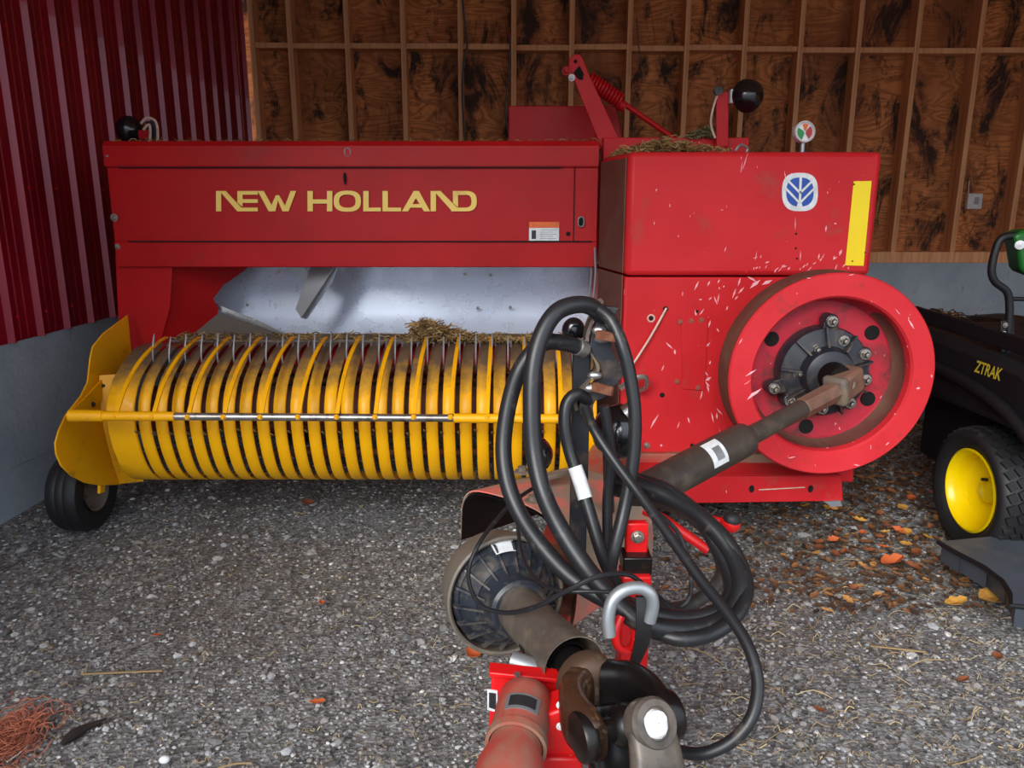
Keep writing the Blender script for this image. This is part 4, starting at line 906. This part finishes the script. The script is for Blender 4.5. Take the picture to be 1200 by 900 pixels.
mb = MB(); mb.lathe([(.0005, -.012), (.028, -.008), (.038, .004), (.040, .02), (.040, .085), (.043, .088), (.043, .10), (.038, .10)], ja, jx, 32); jt = mb.build('jack_tube', 'red_dusty', bal, angle=35)
nj = (CAM - ja).normalized(); nj = (nj - jx * nj.dot(jx)).normalized()
mb = MB(); rws = on_tube(ja + jx * .055, jx, nj, .0412, R(-30), R(40), -.014, .016); mb.sheet(rws, -nj * .001); dd = mb.build('maker_decal', 'galv', jt)
mb = MB(); rws = on_tube(ja + jx * .055, jx, nj, .0422, R(-22), R(32), -.009, .011); mb.sheet(rws, -nj * .001); mb.build('decal_print', 'decal_dark', jt)
mb = MB(); mb.lathe([(.036, .09), (.037, .11), (.046, .14), (.046, .2), (.03, .24), (.0005, .24)], ja, jx, 32); mb.build('jack_cap', 'red_dusty', bal, angle=40)
# red forward plates
mb = MB(); mb.prism([at(x, y, .94) for x, y in ((640, 838), (660, 830), (674, 840), (682, 852), (681, 888), (636, 886), (634, 858))], (0, .05, 0)); mb.build('hitch_plate', 'red_bright', bal, bevel=.004)
mb = MB(); mb.prism([at(x, y, .93) for x, y in ((634, 889), (682, 889), (684, 930), (630, 930))], (0, .08, 0)); mb.build('hitch_plate', 'red_bright', bal, bevel=.004)
for x, y in ((657, 851), (657, 826)): bolt(x, y, .935, .004, jb, 'white')
# stand leg to the ground
mb = MB(); mb.cyl(V((.05, 1.0, 0.0)), V((.05, 1.0, .36)), .035, seg=20); mb.lathe([(.09, 0), (.09, .008), (.03, .012)], V((.05, 1.0, -.004)), (0, 0, 1), 24); mb.build('jack_leg', 'red_dusty', bal)
# rear wheels carry the machine
for x in (.55, -1.2):
    c = V((x, 4.1, .34)); g = bpy.data.objects.new('road_wheel', None); col.objects.link(g); g.parent = bal; g.location = c - WL['hay_baler']; WL[g.name] = c
    mb = MB(); mb.lathe(tire_prof(.345, .22, .2), c, (1, 0, 0), 48); mb.build('tire', 'rubber', g)
    mb = MB(); mb.lathe([(.205, -.09), (.18, -.08), (.17, 0), (.05, .01), (.0005, .01)], c, (1, 0, 0), 32); mb.build('rim', 'grey_dust', g)
mb = MB(); mb.cyl((-1.2, 4.1, .34), (.55, 4.1, .34), .03, seg=12); mb.box((.3, 3.95, .5), (.6, .5, .3)); mb.build('axle', 'red_dusty', bal)

# ================================================================== hay lying on the machine
def hay(name, fn, n, mat, label, cat='hay', L=.05, r=.0016):
    mb = MB()
    for i in range(n):
        p = fn(); a = random.uniform(0, 2 * pi); l = L * random.uniform(.4, 1.2); tilt = random.gauss(0, .35)
        d = V((cos(a) * cos(tilt), sin(a) * cos(tilt), sin(tilt))) * l; bend = V((random.uniform(-1, 1), random.uniform(-1, 1), random.uniform(-.3, 1))) * l * .22
        mb.tube([p - d / 2, p + bend, p + d / 2], r * random.uniform(.6, 1.6), 4)
    o = mb.build(name, mat, smooth=False); return tag(o, label, cat, kind='stuff')
def clump():
    u = random.random() ** 1.2; px = 482 + 150 * u; top = 375 + 22 * min(1, max(0, (u - .12) * 2.2)) if u > .12 else 372 + (0.12 - u) * 60
    py = random.uniform(top, 400); return at(px, py, 3.04 + random.uniform(-.06, .07))
hay('hay_clump', clump, 1500, 'hay', 'clump of brown hay caught on top of the yellow pickup reel')
hay('hay_scraps', lambda: V((random.uniform(xl, xr_), random.uniform(3.08, 3.26), .733 + random.random() * .006)), 500, 'hay', 'thin dusty hay scraps on the ledge behind the reel tines', L=.04)
def ontop():
    px = random.gauss(785, 32); px = min(850, max(732, px)); return V((at(px, 175, 2.95).x, random.uniform(2.88, 3.3), ct + .004 + random.random() * .055 * max(0, 1 - abs(px - 785) / 75)))
hay('hay_dusting', ontop, 900, 'hay', 'yellow hay heap lying on top of the red hood', L=.045)
def ongr():
    px = random.uniform(806, 842); h = 14 * (1 - abs(px - 832) / 40); return at(px, 162 - random.random() * max(2, h), 3.47 + random.uniform(-.04, .04))
hay('moss_clump', ongr, 500, 'hay_green', 'greenish hay tuft at the foot of the right lamp post', L=.03)
hay('hay_fringe', lambda: V((random.uniform(x0, x1), PY + random.uniform(.02, .3), zt + .004 + random.random() * .004)), 350, 'hay', 'dry hay dust along the top edge of the lettered cover', L=.035, r=.0012)

# ================================================================== the mower
WX = 1.70
mwc = atX(1132, 574, WX)
mow = empty('riding_mower', (2.1, 2.9, 0), 'black and green riding mower with yellow wheel rim, cut off at the right', 'riding mower')
wz = .238; wy = mwc.y; c = V((WX + .11, wy, wz + .0))
g = bpy.data.objects.new('rear_wheel', None); col.objects.link(g); g.parent = mow; g.location = c - WL['riding_mower']; WL[g.name] = c
rt = .238
mb = MB(); mb.lathe([(.15, -.085), (.165, -.10), (rt * .82, -.118), (rt * .93, -.112), (rt * .975, -.085), (rt * .985, 0), (rt * .975, .085), (rt * .93, .112), (rt * .82, .118), (.165, .10), (.15, .085)], c, (1, 0, 0), 72); mb.build('tire', 'rubber', g, angle=60)
# tread blocks as one tread part
mb = MB()
for k in range(36):
    a = 2 * pi * k / 36
    for s_, j in ((-1, 0), (1, .5)):
        for lane in range(3):
            aa = a + 2 * pi * j / 36 + lane * .05; xo = s_ * (.018 + lane * .034)
            e = V((0, cos(aa), sin(aa))); tq = V((0, -sin(aa), cos(aa)))
            rot = Matrix((V((1, 0, 0)), tq, e)).transposed()
            mb.box(c + V((xo, 0, 0)) + e * (rt * .985 - (.006 if lane == 2 else 0)), (.029, .030, .016), rot @ Matrix.Rotation(s_ * .45, 3, 'Z'))
mb.build('tread', 'rubber', g, bevel=0)
mb = MB(); mb.lathe([(.150, -.088), (.158, -.098), (.150, -.102), (.142, -.095), (.135, -.07), (.13, -.03), (.10, -.01), (.055, -.005), (.05, -.03), (.038, -.04), (.0005, -.04)], c, (1, 0, 0), 56); mb.build('rim', 'rim_yellow', g, angle=45)
mb = MB(); mb.tube([c + V((-.05, -.02, .05)), c + V((-.075, -.03, .055))], .006, 8); mb.build('valve_stem', 'rubber', g)
# discharge deck
dz = .125
ol = [(1097, 638), (1118, 650), (1150, 667), (1172, 684), (1181, 699), (1182, 713), (1215, 716), (1290, 716), (1290, 624), (1200, 628)]
dp = [atZ(x, y, dz) for x, y in ol]
mb = MB(); mb.prism(dp, (0, 0, .012)); dk = mb.build('discharge_chute', 'mower_grey', mow, bevel=.004)
mb = MB()
for i in range(6): mb.prism([dp[i] + V((.02, .0, .0)), dp[i + 1] + V((.02, 0, 0)), dp[i + 1] + V((.03, .01, -.075)), dp[i] + V((.04, .03, -.075))], (.004, .006, 0))
mb.build('chute_skirt', 'mower_grey', mow)
mb = MB(); mb.tube([p + V((.006, .0, .008)) for p in dp[:7]], .008, 8); mb.build('chute_edge', 'mower_black', mow)
# body: fender, platform, console
mb = MB()
fpts = [(2.35, .52), (2.35, .66), (2.5, .74), (3.3, .78), (3.6, .70), (3.6, .50)]
FX = WX + .02
mb.prism([V((FX, y, z)) for y, z in fpts], (.5, 0, 0)); fb = mb.build('fender', 'mower_black', mow, bevel=.03)
mb = MB(); mb.tube(spline([V((FX - .01, 2.35, .50)), V((FX - .01, 2.6, .60)), V((FX - .01, 3.0, .64)), V((FX - .01, 3.5, .60))], 6), .022, 10); mb.build('fender_lip', 'mower_black', mow)
mb = MB(); mb.box((FX + .38, 2.75, .33), (.5, 1.1, .3)); mb.build('frame', 'mower_black', mow, bevel=.02)
mb = MB(); mb.bar(V((FX + .04, 2.4, .80)), V((FX + .04, 3.3, .82)), .02, .06); mb.bar(V((FX + .04, 2.42, .8)), V((FX + .4, 2.42, .8)), .02, .05); mb.build('side_console', 'mower_black', mow, bevel=.006)
mb = MB(); mb.box((FX + .85, 3.0, .95), (.4, .45, .12)); mb.build('seat', 'mower_black', mow, bevel=.04)
mb = MB(); mb.box((FX + .85, 3.28, 1.15), (.4, .1, .4)); mb.build('seat_back', 'mower_black', mow, bevel=.04)
# ZTRAK print
tx = bpy.data.curves.new('zt', 'FONT'); tx.body = 'ZTRAK'; tx.size = 1; tx.shear = .25; tx.offset = .02
to = bpy.data.objects.new('zt', tx); col.objects.link(to); bpy.context.view_layer.update()
dg = bpy.context.evaluated_depsgraph_get(); me = bpy.data.meshes.new_from_object(to.evaluated_get(dg)); bpy.data.objects.remove(to)
p1, p2 = atX(1141, 435, FX - .004), atX(1163, 441, FX - .004)
xsm = [v.co.x for v in me.vertices]; wdt = max(xsm) - min(xsm)
fwd = V((0, -1, 0)); Lz = .16
org = V((FX - .003, p1.y, p1.z)); 
mb = MB()
zs = Lz / wdt
mb.add([V((FX - .003, org.y + (-(v.co.x - min(xsm))) * zs * 1.0, org.z - .0 + v.co.y * zs * 1.3)) for v in me.vertices], [tuple(p.vertices) for p in me.polygons])
mb.build('name_lettering', 'ztrak', mow, smooth=False)
bpy.data.meshes.remove(me)
# lap bar
LYY = 2.75
mb = MB(); mb.tube(spline(sp3([(1205, 275, LYY), (1188, 276, LYY), (1174, 279, LYY), (1167, 292, LYY), (1162, 316, LYY), (1166, 330, LYY), (1180, 342, LYY), (1183, 360, LYY), (1182, 385, LYY), (1181, 412, LYY)]), 6), .0135, 12); lb = mb.build('lap_bar', 'mower_black', mow)
mb = MB(); mb.cyl(at(1183, 350, LYY), at(1215, 351, LYY), .008, seg=10); mb.build('cross_rod', 'mower_black', mow)
mb = MB(); mb.bar(at(1180, 375, LYY), at(1180, 415, LYY), .05, .01, V((0, 1, 0))); lq = mb.build('bar_bracket', 'mower_black', mow, bevel=.003)
bolt(1175, 393, LYY - .01, .010, lq, 'white'); bolt(1178, 381, LYY - .01, .006, lq)
gp = [at(x, y, LYY - .02) for x, y in ((1187, 276), (1200, 270), (1225, 268), (1225, 330), (1200, 320), (1196, 315), (1192, 290))]
mb = MB(); mb.prism(gp, (.03, .12, 0)); gn = mb.build('green_cover', 'mower_green', mow, bevel=.012)
mb = MB(); mb.lathe([(.016, 0), (.016, .006), (.0005, .01)], at(1195, 287, LYY - .03), (-.5, -1, 0), 16); mb.build('lens', 'white', gn)

# black tarp heap by the back wall
mb = MB(); rows = []
xa, xb = at(1030, 400, 4.9).x, at(1300, 400, 4.9).x
for i in range(45):
    u = i / 44; x = xa + (xb - xa) * u; r = []
    hgt = .50 + .05 * noise.noise(V((x * 3, 0, 0))) + .07 * math.exp(-((x - at(1128, 370, 4.9).x) / .06) ** 2) + (.04 if u > .5 else 0)
    for j in range(22):
        w = j / 21; y = 4.45 + .9 * w
        z = hgt * min(1, (sin(min(w * 2.6, 1.0) * pi / 2)) ** .7) if w < .9 else hgt * (1 - (w - .9) * 2)
        r.append(V((x, y + .03 * noise.noise(V((x * 5, w * 6, 2))), max(0.0, z + .03 * noise.noise(V((x * 7, w * 5, 9)))))))
    rows.append(r)
mb.sheet(rows, (0, 0, -.004)); tag(mb.build('tarp', 'tarp'), 'crumpled black tarp over a low heap against the back wall', 'tarp')
hay('dry_debris', lambda: V((random.gauss(at(1108, 374, 4.9).x, .08), 5.0 + random.uniform(-.12, .12), .555 + random.random() * .03)), 160, 'litter', 'brown leaf debris lying on top of the black tarp', 'debris', .05, .003)

# ================================================================== ground cover
def scatter_pebbles(n):
    ico = bmesh.new(); bmesh.ops.create_icosphere(ico, subdivisions=1, radius=1); iv = [v.co.copy() for v in ico.verts]; ifc = [tuple(v.index for v in f.verts) for f in ico.faces]; ico.free()
    vs = []; fs_ = []
    for i in range(n):
        y = .75 + 3.8 * random.random() ** 1.7; hw = .72 * y + .45
        x = random.uniform(-hw, hw)
        if x < lx(y) + .02: continue
        s = .0028 + .0032 * random.random() + (.008 * random.random() if random.random() < .06 else 0)
        s *= .75 + .25 * min(y, 3) ; sx_, sy_, sz_ = s * random.uniform(.8, 1.5), s * random.uniform(.7, 1.2), s * random.uniform(.35, .7)
        ca, sa_ = cos(i * 2.4), sin(i * 2.4); o = len(vs)
        z0 = .012 * noise.noise(V((x * 1.3, y * 1.3, 0))) + .006 * noise.noise(V((x * 5, y * 5, 3))) - .012 + sz_ * .3
        for q in iv:
            k = random.uniform(.6, 1.25)
            a, b = q.x * sx_ * k, q.y * sy_ * k
            vs.append((x + a * ca - b * sa_, y + a * sa_ + b * ca, z0 + q.z * sz_))
        fs_ += [tuple(k + o for k in f) for f in ifc]
    me = bpy.data.meshes.new('gravel'); me.from_pydata(vs, [], fs_); me.update(); me.materials.append(M['pebble'])
    o = bpy.data.objects.new('gravel', me); col.objects.link(o); tag(o, 'loose grey gravel covering the shed floor', 'gravel', kind='stuff')
scatter_pebbles(42000)
def gzf(x, y): return .012 * noise.noise(V((x * 1.3, y * 1.3, 0))) + .006 * noise.noise(V((x * 5, y * 5, 3))) - .012
def strawpos():
    while True:
        y = .8 + 3.2 * random.random() ** 1.4; hw = .7 * y + .3; x = random.uniform(-hw, hw)
        k = .25 + .75 * (1 / (1 + math.exp(-(x - .3) * 5)))
        if random.random() < k and x > lx(y) + .05: return V((x, y, gzf(x, y) + .007))
def flatbits(name, mat, label, cat, n, fn, L, r):
    mb = MB()
    for i in range(n):
        p = fn(); a = random.gauss(0, .8); l = L * (.3 + random.random() ** 2 * 1.3); d = V((cos(a), sin(a), random.uniform(-.03, .06))) * l
        bend = V((-d.y, d.x, .1)) * random.uniform(-.15, .15); mb.tube(spline([p - d / 2, p + bend, p + d / 2], 2), r * random.uniform(.4, 1.4), 4)
    return tag(mb.build(name, mat, smooth=False), label, cat, kind='stuff')
flatbits('straw', 'straw', 'pale straw bits strewn over the gravel', 'straw', 5200, strawpos, .032, .0009)
flatbits('straw_stalks', 'straw', 'longer pale straw stalks lying on the gravel right of the hoses', 'straw', 170, lambda: (lambda x, y: V((x, y, gzf(x, y) + .009)))(random.uniform(.25, 1.5), random.uniform(1.0, 2.6)), .085, .0014)
def leafmesh(mb, c, s, a, curl=.3, w=.55):
    u = V((cos(a), sin(a), random.uniform(-.1, .25))); v = V((-sin(a), cos(a), random.uniform(-.2, .3)))
    rows = []
    for i in range(7):
        t = i / 6; ww = sin(pi * min(1, t * .95 + .04)) ** .8 * w * s * (1 + .25 * sin(t * 17 + a)); mid = c + u * (t - .5) * s * 2 + V((0, 0, curl * s * (t - .5) ** 2 * 2))
        rows.append([mid - v * ww + V((0, 0, curl * ww)), mid, mid + v * ww + V((0, 0, curl * ww * .7))])
    mb.sheet(rows, (0, 0, -.0012))
mb = MB()
for i in range(5200):
    y = 2.2 + 3.4 * random.random() ** .8; x = random.gauss(1.35 + .35 * (y - 2.5), .42 + .12 * (y - 2.2))
    leafmesh(mb, V((x, y, gzf(x, y) + .012)), random.uniform(.008, .022), random.uniform(0, 6.3), random.uniform(.1, .7))
tag(mb.build('leaf_litter', 'litter', smooth=False), 'brown crumbled leaf litter on the ground below and beside the flywheel', 'leaf litter', kind='stuff')
def leaf(px, py, s, mat, label, group=None, a=None):
    p = atZ(px, py, 0); p.z = gzf(p.x, p.y) + .016; mb = MB(); leafmesh(mb, p, s, random.uniform(0, 6.3) if a is None else a, random.uniform(.3, .9), random.uniform(.5, .8))
    return tag(mb.build('fallen_leaf', mat, smooth=True), label, 'leaf', group)
leaf(361, 592, .030, 'leaf_brown', 'reddish-brown leaf on the gravel just below the yellow reel')
leaf(372, 826, .022, 'leaf_orange', 'small red-orange leaf on the left gravel near the front')
leaf(184, 747, .014, 'leaf_orange', 'tiny orange leaf on gravel, left of a pale straw stalk')
leaf(377, 708, .013, 'leaf_orange', 'tiny bright orange leaf lying left of the tongue')
leaf(1045, 660, .045, 'leaf_orange', 'large orange-brown leaf on the ground left of the grey mower chute', a=.3)
leaf(1070, 665, .030, 'leaf_brown', 'curled brown leaf right beside the large orange one')
leaf(1165, 706, .055, 'leaf_yellow', 'long yellow-brown leaf tucked under the front edge of the mower chute', a=.1)
leaf(1120, 707, .040, 'leaf_yellow', 'yellowish leaf lying left of the mower chute front corner', a=.2)
leaf(1063, 625, .028, 'leaf_yellow', 'pale yellow leaf on the ground near the mower tire')
leaf(1088, 630, .026, 'leaf_yellow', 'yellow leaf touching the corner of the mower chute')
leaf(555, 771, .030, 'leaf_orange', 'orange leaf on the gravel below the front driveline bell')
leaf(1168, 772, .020, 'leaf_brown', 'brown leaf alone on the gravel at the far right')
leaf(960, 834, .016, 'leaf_brown', 'small brown leaf right of the lowest hose loop')
leaf(1128, 800, .018, 'leaf_brown', 'small brown leaf among gravel, lower right of the scene')
leaf(1000, 690, .020, 'leaf_brown', 'brown leaf on straw between the hoses and the large orange leaf')
random.seed(11)
for i in range(34):
    leaf(random.uniform(935, 1095), random.uniform(560, 650), random.uniform(.016, .030), random.choice(['leaf_brown', 'leaf_brown', 'leaf_orange', 'leaf_yellow']),
         'dry fallen leaf in the litter between flywheel and mower', 'dry leaves between the flywheel and the mower')
# twine tangle lower left
mb = MB(); tcn = atZ(18, 868, 0)
for i in range(170):
    c = tcn + V((random.gauss(0, .035), random.gauss(0, .04), .012 + abs(random.gauss(0, .012)))); r = random.uniform(.012, .05); a0 = random.uniform(0, 6.3); n1_ = V((random.uniform(-.5, .5), random.uniform(-.5, .5), 1)).normalized()
    _, e1_, e2_ = basis(n1_, V((1, 0, 0))); pts = [c + e1_ * cos(a0 + t) * r * 1.3 + e2_ * sin(a0 + t) * r * .8 + n1_ * .004 * sin(3 * t) for t in [k * .45 for k in range(random.randint(5, 13))]]
    for p in pts: p.z = max(p.z, gzf(p.x, p.y) + .003)
    mb.tube(pts, .0011, 4)
tag(mb.build('twine_tangle', 'twine'), 'tangled reddish-orange baler twine on the gravel at the lower left', 'twine')
mb = MB(); q = [atZ(x, y, .008) for x, y in ((20, 878), (24, 866), (32, 864), (33, 872), (26, 880), (8, 893))]
mb.tube(spline(q, 5), .002, 6); tag(mb.build('twine_loop', 'cord'), 'single pale loop of twine on top of the orange tangle', 'twine')
mb = MB(); q = [atZ(x, y, .006) for x, y in ((72, 872), (85, 862), (100, 853), (125, 842))]
mb.tube(spline(q, 4), [.004, .007, .010, .012, .013, .014, .013, .012, .010, .007, .006, .004, .002], 8); tag(mb.build('bark_piece', 'bark'), 'dark piece of bark beside the orange twine tangle', 'bark')
def stalk(pts, r, label):
    mb = MB(); mb.tube(spline([atZ(x, y, .008) for x, y in pts], 4), r, 6); tag(mb.build('straw_stalk', 'straw'), label, 'straw')
stalk([(95, 790), (140, 788), (190, 786)], .0028, 'long pale straw stalk on the left gravel')
stalk([(255, 900), (275, 895), (295, 894)], .0025, 'pale curved straw stalk at the bottom edge left of centre')
stalk([(1020, 757), (1050, 760), (1085, 764)], .003, 'long pale straw stalk lying lower right of the hoses')
mb = MB(); mb.ball(atZ(193, 890, .012), .011, (1.2, 1, .8), 10, 7); tag(mb.build('pebble', 'white'), 'rounded whitish pebble at the bottom left of centre', 'pebble')

# ================================================================== light
w = bpy.data.worlds.new('w'); scn.world = w; w.use_nodes = True; nt = w.node_tree
bg = nt.nodes['Background']; tc_ = nt.nodes.new('ShaderNodeTexCoord'); sep = nt.nodes.new('ShaderNodeSeparateXYZ'); nt.links.new(tc_.outputs['Generated'], sep.inputs[0])
rp_ = ramp(nt, sep.outputs[2], [(.0, (.30, .32, .34)), (.06, (.62, .68, .76)), (.5, (.80, .88, 1.0))]); nt.links.new(rp_.outputs[0], bg.inputs[0]); bg.inputs[1].default_value = 1.75
sl = bpy.data.lights.new('overcast_sun', 'SUN'); sl.energy = 2.6; sl.angle = R(34); sl.color = (1, .97, .92)
so = bpy.data.objects.new('overcast_sun', sl); col.objects.link(so); so.rotation_euler = V((.45, 1, -.64)).to_track_quat('-Z', 'Y').to_euler()
scn.view_settings.view_transform = 'Standard'; scn.view_settings.look = 'None'; scn.view_settings.gamma = 1; scn.view_settings.use_curve_mapping = False
scn.view_settings.exposure = .3
